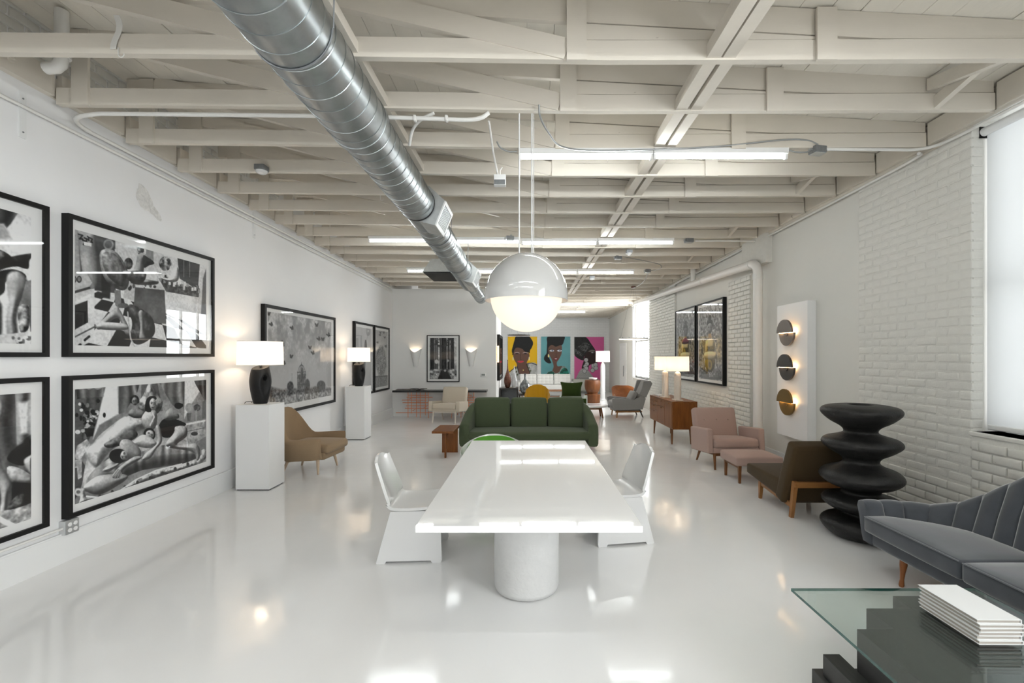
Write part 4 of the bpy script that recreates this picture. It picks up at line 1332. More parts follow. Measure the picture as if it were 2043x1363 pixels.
def draw_cage(cv):
    n = cv.noise(7, 41, 4); n2 = cv.noise(34, 42, 3); g = cv.noise(3, 44, 2)
    cv.a[:] = cv.vgrad(0.62, 0.72, (600, 200), (600, 600))
    m = np.clip((n - 0.42) * 4, 0, 1) * np.clip(1.25 - (cv.rect[2] - cv.V) / 0.85, 0, 1)
    cv.blend(m, np.clip(0.66 + 0.22 * n2, 0, 1))
    m = np.clip((0.42 - n) * 5, 0, 1) * np.clip(1.15 - (cv.rect[2] - cv.V) / 0.85, 0, 1)
    cv.blend(m * 0.6, 0.5)
    cv.poly([(380, 660), (500, 690), (560, 680), (640, 690), (700, 670), (800, 680), (800, 780), (380, 830)], 0.36, 0.03, tex=0.35 + 1.3 * n2)
    cv.poly([(380, 740), (560, 720), (700, 710), (800, 700), (800, 800), (380, 840)], 0.60, 0.02, tex=0.5 + 0.9 * n2)
    cv.ell(735, 665, 26, 30, 0.24, 0.012, tex=0.5 + 1.0 * n2); cv.ell(550, 670, 20, 30, 0.26, 0.012, tex=0.5 + 1.0 * n2); cv.ell(652, 665, 16, 40, 0.26, 0.012, tex=0.5 + n2)
    cv.poly([(592, 600), (642, 590), (642, 715), (595, 720)], 0.40, tex=0.5 + 1.0 * n2)
    for k in range(6):
        x = 593 + k * 9.6
        cv.line([(x, 700), (x, 585), (617 + (x - 617) * 0.5, 548), (617, 537)], 0.010, 0.16)
    for y in (585, 620, 660): cv.line([(592, y), (642, y - 3)], 0.012, 0.18)
    cv.blob([(612, 560), (624, 560), (626, 600), (620, 640), (608, 640), (610, 600)], 0.3); cv.line([(617, 537), (617, 528)], 0.012, 0.2)
    birds(cv, [(420, 232, 0), (436, 296, .3), (560, 318, .2), (708, 300, 0), (780, 360, .3), (505, 420, .2), (745, 385, 0), (722, 384, .3), (668, 436, 0), (686, 468, .2), (555, 490, .1), (512, 530, .3), (500, 408, .3)], 14)


def draw_swing(cv):
    n = cv.noise(5, 51)
    cv.a[:] = cv.vgrad(0.74, 0.66, (960, 300), (960, 650)); cv.a *= (0.95 + 0.1 * n)[..., None]
    for r_ in (26, 19, 12): 
        for k in range(1): cv.line([(1018 + 0.5 * r_ * math.cos(t), 335 + r_ * math.sin(t)) for t in [2 * PI * q / 20 for q in range(21)]], 0.012, 0.25)
    cv.line([(1016, 360), (1006, 400)], 0.01, 0.2)
    cv.blob([(998, 395), (1006, 392), (1010, 420), (1012, 470), (1000, 540), (996, 580), (990, 540), (994, 460)], 0.14)
    cv.poly([(984, 525), (1002, 520), (1000, 575), (986, 580)], 0.25)


def draw_tree(cv):
    n = cv.noise(6, 61); n2 = cv.noise(30, 62, 3)
    cv.a[:] = cv.vgrad(0.66, 0.80, (1100, 310), (1100, 620)); cv.a *= (0.94 + 0.12 * n)[..., None]
    cv.poly([(1055, 612), (1140, 605), (1140, 700), (1055, 705)], 0.48, 0.01, tex=0.6 + 0.7 * n2); cv.line([(1060, 612), (1135, 606)], 0.03, 0.2)
    m = cv.pmask([(1064, 540), (1068, 470), (1085, 425), (1105, 425), (1122, 470), (1128, 545), (1112, 600), (1080, 605)], 0.06)
    n3 = cv.noise(70, 66, 2); cv.blend(m * np.clip((n3 * 0.6 + n2 * 0.4 - 0.25) * 2.6, 0, 1), 0.24)
    cv.line([(1096, 640), (1096, 560)], 0.03, 0.15)
    birds(cv, [(1068, 325, 0), (1075, 405, .2), (1090, 360, .3), (1092, 345, 0), (1112, 345, .2), (1118, 375, 0), (1125, 430, .2), (1124, 425, 0)], 8)


def draw_forest(cv):
    n = cv.noise(4, 71); n2 = cv.noise(16, 72, 3); ns = cv.noise(10, 73, 3, 4.0)
    cv.a[:] = 0.74; cv.a *= (0.75 + 0.5 * n2)[..., None]
    r = random.Random(4)
    for i in range(18):
        x = 485 + 252 * r.random(); w = r.uniform(1.5, 6); cv.poly([(x - w, 565), (x + w, 565), (x + w * 1.2, 850), (x - w * 1.2, 850)], r.choice([0.12, 0.2, 0.3, 0.45]), 0.01)
    for x, w in ((512, 12), (618, 22), (695, 14), (500, 6), (660, 9)):
        cv.poly([(x - w, 563), (x + w, 563), (x + w * 1.15, 870), (x - w * 1.15, 870)], 0.13, 0.01, tex=0.6 + 0.9 * ns)
    cv.blend(cv.pmask([(485, 563), (740, 563), (740, 640), (485, 650)], 0.05) * np.clip((0.5 - n2) * 4, 0, 1), 0.2)
    cv.poly([(485, 850), (740, 845), (740, 945), (485, 945)], 0.80, 0.03, tex=0.3 + 1.0 * n2)
    cv.poly([(590, 860), (645, 860), (690, 940), (560, 940)], 0.12, 0.02)
    cv.ell(550, 780, 16, 20, 0.82, 0.01); cv.ell(655, 770, 9, 11, 0.7, 0.01); cv.ell(628, 862, 9, 10, 0.75, 0.02)


def draw_mirrored(seed, skinx, dark):
    def f(cv):
        n = cv.noise(6, seed); n2 = cv.noise(24, seed + 1, 3)
        u0, u1 = cv.rect[0], cv.rect[1]; H = cv.rect[2] - cv.rect[3]
        cv.conv = lambda x, y: (u0 + (u1 - u0) * x, cv.rect[2] - H * y)
        cv.a[:] = 0.62; cv.a *= (0.45 + 0.95 * n2)[..., None]
        gold = cv.C((0.74, 0.66, 0.47))
        mm = np.clip(1 - abs((cv.rect[2] - cv.V) / H - 0.60) / 0.22, 0, 1)
        cv.blend(np.clip(mm * 1.6, 0, 1) * (0.35 + 0.65 * n), np.clip(gold[None, None, :] * (0.5 + 0.8 * n2[..., None]), 0, 1))
        leaf = np.abs(np.sin(cv.noise(9, seed + 5, 2) * 26)) ; cv.a *= (0.72 + 0.38 * leaf)[..., None]
        # head and shoulders, and the same figure upside down below
        cv.face(0.5 + skinx, 0.30, 0.115, 0.095, (0.60, 0.60, 0.60) if not dark else (0.36, 0.36, 0.37))
        cv.blob([(0.37 + skinx, 0.28), (0.40 + skinx, 0.21), (0.50 + skinx, 0.185), (0.60 + skinx, 0.21), (0.63 + skinx, 0.29), (0.56 + skinx, 0.245), (0.44 + skinx, 0.245)], 0.18)
        cv.ell(0.5 + skinx, 0.165, 0.075, 0.035, 0.18)
        cv.poly([(0.44 + skinx, 0.38), (0.56 + skinx, 0.38), (0.58 + skinx, 0.44), (0.42 + skinx, 0.44)], (0.72, 0.58, 0.40))
        cv.blob([(0.30, 0.62), (0.34, 0.47), (0.66, 0.47), (0.70, 0.62), (0.60, 0.66), (0.40, 0.66)], (0.83, 0.74, 0.52))
        cv.poly([(0.36, 0.55), (0.66, 0.55), (0.66, 0.62), (0.36, 0.62)], (0.40, 0.34, 0.14), tex=0.4 + 1.2 * n2)
        if dark:
            cv.blob([(0.3, 0.44), (0.5, 0.40), (0.7, 0.44), (0.66, 0.49), (0.34, 0.49)], (0.55, 0.28, 0.33))
        cv.blob([(0.26, 0.64), (0.5, 0.62), (0.76, 0.64), (0.74, 0.72), (0.5, 0.745), (0.28, 0.72)], (0.86, 0.79, 0.60))
        cv.blob([(0.30, 0.74), (0.70, 0.74), (0.66, 0.86), (0.5, 0.90), (0.34, 0.86)], (0.48, 0.40, 0.12), tex=0.6 + 0.8 * n)
        cv.ell(0.5, 0.80, 0.10, 0.07, (0.62, 0.52, 0.22)); cv.ell(0.5, 0.80, 0.05, 0.04, (0.40, 0.33, 0.12))
        cv.blob([(0.05, 0.98), (0.2, 0.84), (0.42, 0.90), (0.5, 0.93), (0.6, 0.92), (0.85, 0.84), (0.96, 0.98)], 0.36, tex=0.6 + 0.8 * n2)
    return f


R_B, R_T = (0.335, 1.447), (1.594, 2.712)
k5 = left_conv(0, 350, 3.407); k6 = left_conv(0, 700, 3.169)
left_picture('framed_photograph', 'large framed black and white photograph of a kitchen with a chequered floor', 'picture', 3.527, 5.170, *R_T, 0.034, (0.035, 0.075, 0.075, 0.06), draw_kitchen, 330, k5, 'black framed prints on the left wall')
left_picture('framed_photograph', 'large framed black and white photograph of women on a carved bed', 'picture', 3.527, 5.170, *R_B, 0.034, (0.035, 0.075, 0.075, 0.06), draw_bed, 350, k6, 'black framed prints on the left wall')
left_picture('framed_photograph', 'framed black and white photograph of a feathered dancer, cut by the frame edge, upper', 'picture', 1.75, 3.388, *R_T, 0.034, (0.07, 0.075, 0.075, 0.06), draw_dancer, 260, k5, 'black framed prints on the left wall')
left_picture('framed_photograph', 'framed black and white photograph of a draped boudoir beside the bed print', 'picture', 1.75, 3.388, *R_B, 0.034, (0.07, 0.075, 0.075, 0.06), draw_boudoir, 260, k6, 'black framed prints on the left wall')
k7 = left_conv(400, 550, 3.03)
left_picture('framed_photograph', 'framed photograph of a birdcage in a field under black butterflies', 'picture', 6.155, 8.42, 0.755, 2.312, 0.045, (0.05, 0.10, 0.05, 0.09), draw_cage, 230, k7, 'black framed prints on the left wall')
left_picture('framed_photograph', 'framed pale print of a figure on a swing behind the second lamp', 'picture', 9.365, 10.52, 0.755, 2.325, 0.045, (0.06, 0.06, 0.06, 0.06), draw_swing, 90, k7, 'black framed prints on the left wall')
left_picture('framed_photograph', 'framed print of a lone tree with butterflies, nearest the corner', 'picture', 10.57, 11.70, 0.755, 2.325, 0.045, (0.06, 0.06, 0.06, 0.06), draw_tree, 100, k7, 'black framed prints on the left wall')

# partition: forest print (faces the camera)
Y_ = 12.128
px0, px1 = (852 - 1054) * Y_ / 908, (917 - 1054) * Y_ / 908
pz1, pz0 = CAMZ - (669 - 711) * Y_ / 908, CAMZ - (762 - 711) * Y_ / 908
t = framed('framed_photograph', 'framed forest photograph between the two white wall sconces', 'picture', ((px0 + px1) / 2, Y_, (pz0 + pz1) / 2), 0, px1 - px0, pz1 - pz0, 0.02, 0, 0.04)
rect = (px0 + 0.075, px1 - 0.075, pz1 - 0.075, pz0 + 0.075)
cv = Cv(90, 140, rect, lambda x, y: ((750 + x / 4.543 - 1054) * Y_ / 908, CAMZ - (550 + y / 4.543 - 711) * Y_ / 908), (0.5, 0.5, 0.5))
draw_forest(cv)
link('print', cv.mesh('print', lambda u, v: np.stack([u - (px0 + px1) / 2, np.full_like(u, -0.021), v - (pz0 + pz1) / 2], 1), M_ink), t)

# right wall: two mirrored-portrait prints
for (ya, yb_, lab, sd, sx, dk) in ((9.70, 11.0, 'framed portrait print with a dark head, left of the pair above the credenza', 81, 0.02, True),
                                   (8.30, 9.60, 'framed portrait print with a topknot, right of the pair above the credenza', 91, 0.0, False)):
    W, H = yb_ - ya, 1.63
    t = framed('framed_print', lab, 'picture', (XR, (ya + yb_) / 2, 1.87), R(-90), W, H, 0.032, 0, 0.07, 'pair of portrait prints above the credenza')
    cv = Cv(120, 156, (-W / 2 + 0.085, W / 2 - 0.085, H / 2 - 0.085, -H / 2 + 0.085), None, (0.5, 0.5, 0.5))
    draw_mirrored(sd, sx, dk)(cv)
    link('print', cv.mesh('print', lambda u, v: np.stack([u, np.full_like(u, -0.051), v], 1), M_ink), t)

# far wall: three painted portraits on canvas
YP = YF - 0.06


def pz(x, y):
    return (980 + x / 8.5125 - 1054) * YP / 908, CAMZ - (650 + y / 8.5125 - 711) * YP / 908


SK = (0.42, 0.30, 0.25); HAIR = (0.07, 0.07, 0.07)


def draw_yellow(cv):
    cv.flat = True
    n2 = cv.noise(12, 3, 3)
    cv.a[:] = (0.93, 0.73, 0.03)
    cv.blob([(290, 830), (420, 700), (440, 690), (640, 630), (780, 665), (790, 960), (280, 960)], (0.74, 0.74, 0.73), tex=0.88 + 0.2 * n2)
    cv.line([(290, 800), (420, 700)], 0.03, 0.08); cv.line([(620, 640), (690, 635), (775, 668)], 0.03, 0.08)
    cv.blob([(360, 470), (350, 420), (370, 340), (395, 250), (430, 180), (620, 170), (690, 240), (712, 300), (690, 370), (660, 420), (650, 470), (600, 450), (380, 500)], HAIR, tex=0.7 + 0.7 * n2)
    cv.poly([(430, 640), (610, 630), (660, 830), (590, 850), (500, 850), (455, 760)], SK)
    cv.blob([(375, 500), (400, 400), (450, 372), (540, 400), (590, 440), (640, 470), (650, 520), (620, 590), (580, 660), (530, 700), (480, 700), (430, 640), (390, 570)], SK)
    cv.blob([(540, 390), (640, 350), (660, 420), (640, 450), (580, 445)], HAIR)
    for x in (438, 580): cv.ell(x, 465, 44, 17, (0.72, 0.62, 0.60)); cv.ell(x, 474, 36, 11, (0.30, 0.2, 0.18)); cv.ell(x, 472, 9, 8, 0.05)
    cv.line([(497, 480), (495, 570), (510, 575)], 0.018, (0.25, 0.16, 0.13))
    cv.blob([(445, 608), (480, 596), (500, 602), (520, 596), (556, 606), (520, 628), (480, 628)], (0.80, 0.25, 0.30))
    cv.line([(440, 690), (470, 810), (540, 850), (620, 845), (660, 800), (600, 660)], 0.03, 0.05)
    for x, y in ((420, 720), (430, 780), (450, 830), (620, 670), (640, 720), (665, 770)): cv.ell(x, y, 12, 20, (0.35, 0.36, 0.28), ang=0.5)
    for x in (372, 645): cv.ell(x, 560, 9, 32, (0.9, 0.88, 0.75))
    cv.ell(545, 755, 9, 12, (0.88, 0.8, 0.5))


def draw_teal(cv):
    cv.flat = True
    n2 = cv.noise(14, 5, 3)
    cv.a[:] = (0.40, 0.64, 0.66); cv.a *= (0.95 + 0.1 * cv.noise(2, 8))[..., None]
    cv.blob([(945, 400), (950, 300), (970, 180), (1230, 175), (1235, 260), (1200, 330), (1110, 355), (1010, 380), (975, 460), (990, 560), (1020, 630), (960, 635), (900, 580), (905, 520), (940, 470)], HAIR, tex=0.7 + 0.6 * n2)
    cv.blob([(970, 380), (1030, 325), (1100, 356), (1190, 330), (1200, 420), (1190, 490), (1150, 570), (1115, 625), (1130, 690), (1210, 690), (1180, 800), (1040, 800), (1060, 690), (1030, 580), (980, 480)], SK)
    cv.blob([(930, 870), (960, 790), (1040, 770), (1080, 800), (1150, 790), (1210, 690), (1280, 720), (1320, 860), (1320, 960), (930, 960)], (0.55, 0.62, 0.60), tex=0.7 + 0.5 * n2)
    cv.blob([(935, 860), (970, 790), (1050, 780), (1080, 840), (1050, 960), (930, 960)], (0.10, 0.33, 0.27), tex=0.5 + 1.0 * n2)
    cv.blob([(1170, 800), (1230, 720), (1300, 750), (1325, 860), (1320, 900), (1200, 860)], (0.08, 0.40, 0.33), tex=0.5 + 1.0 * n2)
    for x in (1030, 1160): cv.ell(x, 425, 40, 16, (0.85, 0.85, 0.88)); cv.ell(x + 8, 425, 13, 13, (0.35, 0.42, 0.48)); cv.line([(x - 45, 405), (x, 395), (x + 40, 415)], 0.02, 0.12)
    cv.line([(1103, 440), (1100, 520), (1115, 528)], 0.016, (0.25, 0.17, 0.13))
    cv.blob([(1055, 560), (1095, 540), (1135, 555), (1110, 590), (1080, 590)], (0.45, 0.13, 0.16)); cv.ell(1098, 562, 22, 7, (0.92, 0.9, 0.88))
    cv.blob([(968, 480), (985, 500), (985, 535), (962, 530)], (0.93, 0.85, 0.55))


def draw_pink(cv):
    cv.flat = True
    n2 = cv.noise(14, 15, 3); n3 = cv.noise(30, 16, 2)
    cv.a[:] = (0.80, 0.36, 0.58)
    cv.blob([(1415, 185), (1600, 190), (1700, 310), (1770, 420), (1740, 440), (1640, 470), (1580, 520), (1560, 590), (1430, 520), (1405, 400)], (0.10, 0.10, 0.10), tex=0.6 + 0.9 * n2)
    cv.poly([(1470, 360), (1590, 270), (1700, 330), (1590, 460)], (0.16, 0.16, 0.16), tex=0.4 + 2.2 * n3)
    cv.poly([(1430, 390), (1560, 490), (1530, 520), (1425, 460)], (0.2, 0.2, 0.2), tex=0.4 + 1.8 * n3)
    cv.blob([(1590, 500), (1640, 440), (1740, 430), (1770, 440), (1790, 540), (1810, 620), (1740, 640), (1660, 680), (1650, 740), (1540, 730), (1570, 600)], (0.16, 0.09, 0.09))
    cv.blob([(1650, 440), (1700, 410), (1760, 420), (1740, 440)], (0.45, 0.42, 0.40)); cv.ell(1725, 458, 26, 8, (0.8, 0.8, 0.82)); cv.ell(1732, 458, 7, 7, 0.05)
    m = cv.blob([(1455, 940), (1470, 830), (1530, 740), (1600, 730), (1680, 800), (1740, 940)], (0.75, 0.75, 0.74))
    ang = np.sin(cv.U * 130 + cv.V * 15) * np.sin(cv.V * 150)
    cv.blend(m * np.clip(ang * 2, 0, 1), 0.15)
    for x, y in ((1612, 582), (1625, 650), (1600, 690), (1615, 725), (1585, 770), (1735, 680), (1775, 665), (1740, 735), (1720, 760), (1780, 720)):
        cv.ell(x, y, 38, 38, 0.25); cv.ell(x, y, 33, 33, (0.72, 0.72, 0.73))


for lab, x0_, x1_, ytop, fn in (('portrait painting of a woman on a yellow background', 282, 780, 185, draw_yellow),
                                ('portrait painting of a woman on a teal background', 848, 1344, 185, draw_teal),
                                ('portrait painting of a woman in profile on a pink background', 1412, 1915, 190, draw_pink)):
    ua, va = pz(x0_, ytop); ub, vb = pz(x1_, 925)
    uc, vc = (ua + ub) / 2, (va + vb) / 2
    t = thing('portrait_painting', lab, 'painting', (uc, YF, vc), 0, 'portrait paintings on the far wall')
    MB().box(ua - uc, ub - uc, -0.055, -0.002, vb - vc, va - vc).build('stretcher', M_paper, t)
    cv = Cv(150, 220, (ua, ub, va, vb), pz, (0.5, 0.5, 0.5))
    fn(cv)
    link('canvas', cv.mesh('canvas', lambda u, v: np.stack([u - uc, np.full_like(u, -0.057), v - vc], 1), M_canvas), t)
# ------------------------------------------------------------------ furniture near the camera
M_plaster = pm('rough_white_plaster', (0.66, 0.66, 0.65), 0.7, bump=(38, 0.45, 0.008), var=(16, 0.05))
M_edge = pm('glass_edge', (0.02, 0.09, 0.075), 0.15, coat=0.5)
M_tint = pane_glass('table_glass', (0.84, 0.90, 0.875), 1.62)
M_ebony = pm('black_stained_wood', (0.036, 0.035, 0.034), 0.42, var=(30, 0.5), stretch=(1, 0.1, 1), bump=(60, 0.15, 0.002))
M_walnut = wood('walnut', (0.23, 0.095, 0.033), (0.15, 0.057, 0.018), 'z', 0.35)
M_walnut_x = wood('walnut_long', (0.24, 0.10, 0.036), (0.16, 0.06, 0.02), 'x', 0.35)
M_teak_y = wood('teak_long', (0.245, 0.088, 0.020), (0.155, 0.049, 0.009), 'y', 0.33)
M_teak = wood('teak', (0.245, 0.088, 0.020), (0.15, 0.047, 0.009), 'z', 0.33)
M_ash = wood('pale_ash', (0.66, 0.52, 0.38), (0.55, 0.42, 0.30), 'z', 0.45)
M_oak = wood('golden_oak', (0.40, 0.19, 0.065), (0.28, 0.12, 0.04), 'z', 0.35)


# --- dining table
tb = thing('dining_table', 'long white lacquered dining table on plaster drum pedestals', 'table', (0.004, 3.497, 0))
MB().rbox(-0.581, 0.581, -1.18, 1.18, 0.700, 0.735, 0.004, 2).build('tabletop', pm('table_lacquer', (0.87, 0.875, 0.875), 0.03), tb, 30)
prof = [(0.0, 0.0), (0.19, 0.0), (0.215, 0.012), (0.224, 0.04), (0.224, 0.35), (0.224, 0.70)]
for y in (-0.335, 0.36):
    MB().lathe(prof, (-0.016, y, 0), 56, False, True).build('pedestal', M_plaster, tb, 50)


# --- moulded chairs
def moulded_chair(label, loc, rz):
    c = thing('moulded_chair', label, 'chair', loc, rz, 'white moulded dining chairs')
    W = 0.235
    # back + seat in one bent sheet: profile from the top of the back to the front of the seat
    prof = smooth_path([(-0.30, 0, 0.80), (-0.275, 0, 0.72), (-0.225, 0, 0.58), (-0.185, 0, 0.47), (-0.165, 0, 0.425), (-0.13, 0, 0.402), (-0.05, 0, 0.395), (0.10, 0, 0.40), (0.255, 0, 0.412)], 5)
    n = len(prof); grid = []
    for i, p in enumerate(prof):
        t = i / (n - 1); row = []
        if p[2] > 0.5:
            k = (p[2] - 0.5) / 0.3
            w = W * (1 - 0.20 * k)
            if p[2] > 0.74: w *= math.sqrt(max(0.02, 1 - ((p[2] - 0.74) / 0.0605) ** 2)) * 0.35 + 0.65
        else:
            w = W
        for j in range(13):
            s = -1 + 2 * j / 12
            cv_ = 0.028 * (s * s)                              # sides wrap forward / up
            nz = (0.6, 0.25) if p[2] > 0.45 else (0.0, 0.35)
            row.append((p[0] + cv_ * nz[0], s * w, p[2] + cv_ * nz[1] - (0.02 * s * s if p[2] > 0.77 else 0)))
        grid.append(row)
    MB().shell(grid, 0.022).build('seat_shell', M_white, c, 60)
    # flared skirt base with feet at the corners
    side = [(-0.25, 0.0), (-0.185, 0.0), (-0.175, 0.018), (0.165, 0.018), (0.175, 0.0), (0.245, 0.0), (0.25, 0.02), (0.237, 0.402), (-0.142, 0.402), (-0.25, 0.012)]
    for a_, e_ in ((-W + 0.004, -W + 0.03), (W - 0.03, W - 0.004)):
        MB().prism(side, 'y', a_, e_).build('side_panel', M_white, c, 30)
    MB().loft([[(-0.246, -W + 0.03, 0.012), (-0.222, -W + 0.03, 0.012), (-0.222, W - 0.03, 0.012), (-0.246, W - 0.03, 0.012)],
               [(-0.141, -W + 0.03, 0.402), (-0.117, -W + 0.03, 0.402), (-0.117, W - 0.03, 0.402), (-0.141, W - 0.03, 0.402)]]).build('back_panel', M_white, c)
    return c


moulded_chair('white moulded chair on the left side of the dining table', (-0.935, 3.745, 0), R(3.5))
moulded_chair('white moulded chair on the right side of the dining table', (0.79, 4.075, 0), R(190))


def ushell(path, zb, zt, lean, th, m=8, name='shell', mat=None, parent=None, zmid=None):
    """wrap-around shell along a plan path; path points run so that the thickness goes outwards"""
    n = len(path); grid = []
    P = [Vector((p[0], p[1])) for p in path]
    for i in range(n):
        t = i / (n - 1)
        d = (P[min(i + 1, n - 1)] - P[max(i - 1, 0)]).normalized(); nn = Vector((d.y, -d.x))
        row = []
        for j in range(m):
            k = j / (m - 1)
            z = zb(t) + (zt(t) - zb(t)) * k
            o = lean(t, k)
            row.append((P[i].x + nn.x * o, P[i].y + nn.y * o, z))
        grid.append(row)

    def thf(u, v):
        e = min(1.0, (1 - v) / 0.12) ** 0.5 if v > 0.88 else 1.0
        f = min(1.0, min(u, 1 - u) / 0.04) ** 0.5 if min(u, 1 - u) < 0.04 else 1.0
        return th * max(0.25, e) * max(0.25, f)
    return MB().shell(grid, thf).build(name, mat, parent, 70)


def upath(hw, yf, yb, n=25, r=None):
    """U from the right front round the back to the left front, open to -y; back at +yb"""
    r = r or hw
    pts = [(hw, yf + (yb - r - yf) * i / 5) for i in range(5)]
    pts += [(r * math.cos(a) + (hw - r if math.cos(a) > 0 else r - hw), yb - r + r * math.sin(a)) for a in [PI * k / n for k in range(n + 1)]]
    pts += [(-hw, yf + (yb - r - yf) * i / 5) for i in range(4, -1, -1)]
    return pts


def sstep(a, b, x):
    t = max(0.0, min(1.0, (x - a) / (b - a)))
    return t * t * (3 - 2 * t)


def leg(parent, top, bot, r0, r1, mat, n=10, sq=False):
    b = MB()
    if sq:
        (x, y, z), (X, Y, Z) = top, bot
        b.loft([[(X - r1, Y - r1, Z), (X + r1, Y - r1, Z), (X + r1, Y + r1, Z), (X - r1, Y + r1, Z)], [(x - r0, y - r0, z), (x + r0, y - r0, z), (x + r0, y + r0, z), (x - r0, y + r0, z)]])
    else:
        b.cyl(bot, top, r1, r0, n)
    return b.build('leg', mat, parent, 40)


# white tub chair with a green lining at the head of the table
c = thing('tub_chair', 'white tub chair with bright green lining at the far end of the dining table', 'chair', (-0.375, 5.12, 0), R(8))
up = upath(0.305, -0.16, 0.30)
zt = lambda t: 0.55 + 0.115 * sstep(0.12, 0.5, min(t, 1 - t))
ushell(up, lambda t: 0.30, zt, lambda t, k: 0.075 * k, 0.018, 8, 'outer_shell', M_white, c)
up2 = upath(0.30, -0.15, 0.295)[9:-9]
M_green = fabric('bright_green_cloth', (0.13, 0.38, 0.05), 0.1)
ushell(up2, lambda t: 0.31, lambda t: 0.648 - 0.10 * abs(2 * t - 1) ** 3, lambda t, k: 0.07 * k - 0.018, 0.014, 8, 'lining', M_green, c)
MB().lathe([(0.0, 0.30), (0.22, 0.30), (0.30, 0.36), (0.30, 0.40), (0.27, 0.43), (0.0, 0.44)], (0, 0.0, 0), 28, sy=0.95).build('seat_cushion', M_green, c, 50)
MB().lathe([(0.24, 0.0), (0.23, 0.012), (0.06, 0.04), (0.035, 0.12), (0.045, 0.24), (0.16, 0.31)], (0, 0.0, 0), 28).build('base', M_white, c, 50)

# --- green sofa
M_gsofa = fabric('green_wool', (0.085, 0.108, 0.060), 0.25, 220)
s = thing('sofa', 'three-cushion green wool sofa beyond the dining table', 'sofa', (0.008, 8.0, 0))
MB().rbox(-1.09, 1.09, -0.36, 0.36, 0.10, 0.235, 0.02, 2).build('base', M_gsofa, s, 50)


def bow(x, y, z):
    return (x, y - 0.09 * (1 - (x / 1.07) ** 2) * (1 if y < 0 else 0), z)


MB().rbox(-1.05, 1.05, -0.42, 0.22, 0.20, 0.335, 0.04, 3, n=14, bulge=(0, 0.0, 0.025), fn=bow).build('seat_cushion', M_gsofa, s, 60)
for i, x in enumerate((-0.655, 0.005, 0.665)):
    Mx = Matrix.Translation((x, 0.17, 0.57)) @ Euler((R(-9), 0, 0)).to_matrix().to_4x4()
    MB().rbox(-0.318, 0.318, -0.075, 0.085, -0.26, 0.285, 0.05, 3, n=6, bulge=(0.006, 0.03, 0.012), M=Mx).build('back_cushion', M_gsofa, s, 60)
MB().rbox(-1.02, 1.02, 0.26, 0.44, 0.12, 0.735, 0.04, 3, fn=lambda x, y, z: (x, y + 0.10 * (z - 0.12), z)).build('backrest', M_gsofa, s, 60)
for sx in (-1, 1):
    b = MB(); rings = []
    for y, h, w in ((-0.43, 0.45, 0.085), (-0.40, 0.475, 0.09), (-0.2, 0.52, 0.09), (0.0, 0.63, 0.085), (0.15, 0.71, 0.075), (0.33, 0.755, 0.06), (0.45, 0.75, 0.05)):
        xo = sx * (1.075 - 0.09 * sstep(-0.2, 0.45, y)); lo = 0.09 if y < 0.2 else 0.12
        ring_ = []
        for a in range(16):
            th = 2 * PI * a / 16
            cx = math.copysign(abs(math.cos(th)) ** 0.5, math.cos(th)); sz = math.copysign(abs(math.sin(th)) ** 0.4, math.sin(th))
            ring_.append((xo + cx * w, y, (lo + h) / 2 + sz * (h - lo) / 2 + 0.0))
        rings.append(ring_)
    b.loft(rings).build('arm', M_gsofa, s, 60)
for x in (-0.95, 0.95):
    for y in (-0.28, 0.30):
        leg(s, (x, y, 0.12), (x, y, 0.0), 0.022, 0.016, M_walnut)

# --- wooden side table next to it
t = thing('side_table', 'small teak side table with slab leg left of the green sofa', 'table', (-1.30, 7.42, 0))
MB().rbox(-0.205, 0.135, -0.33, 0.33, 0.395, 0.43, 0.004, 1).build('tabletop', M_teak_y, t, 40)
bx('slab_leg', M_teak, t, -0.135, 0.125, 0.15, 0.18, 0.0, 0.395)
MB().box(-0.02, 0.008, -0.26, -0.215, 0.0, 0.395).build('leg', M_teak, t)
MB().prism([(-0.215, 0.395), (0.15, 0.395), (0.15, 0.33), (-0.16, 0.33), (-0.215, 0.27)], 'x', -0.018, 0.006).build('stretcher', M_teak_y, t)


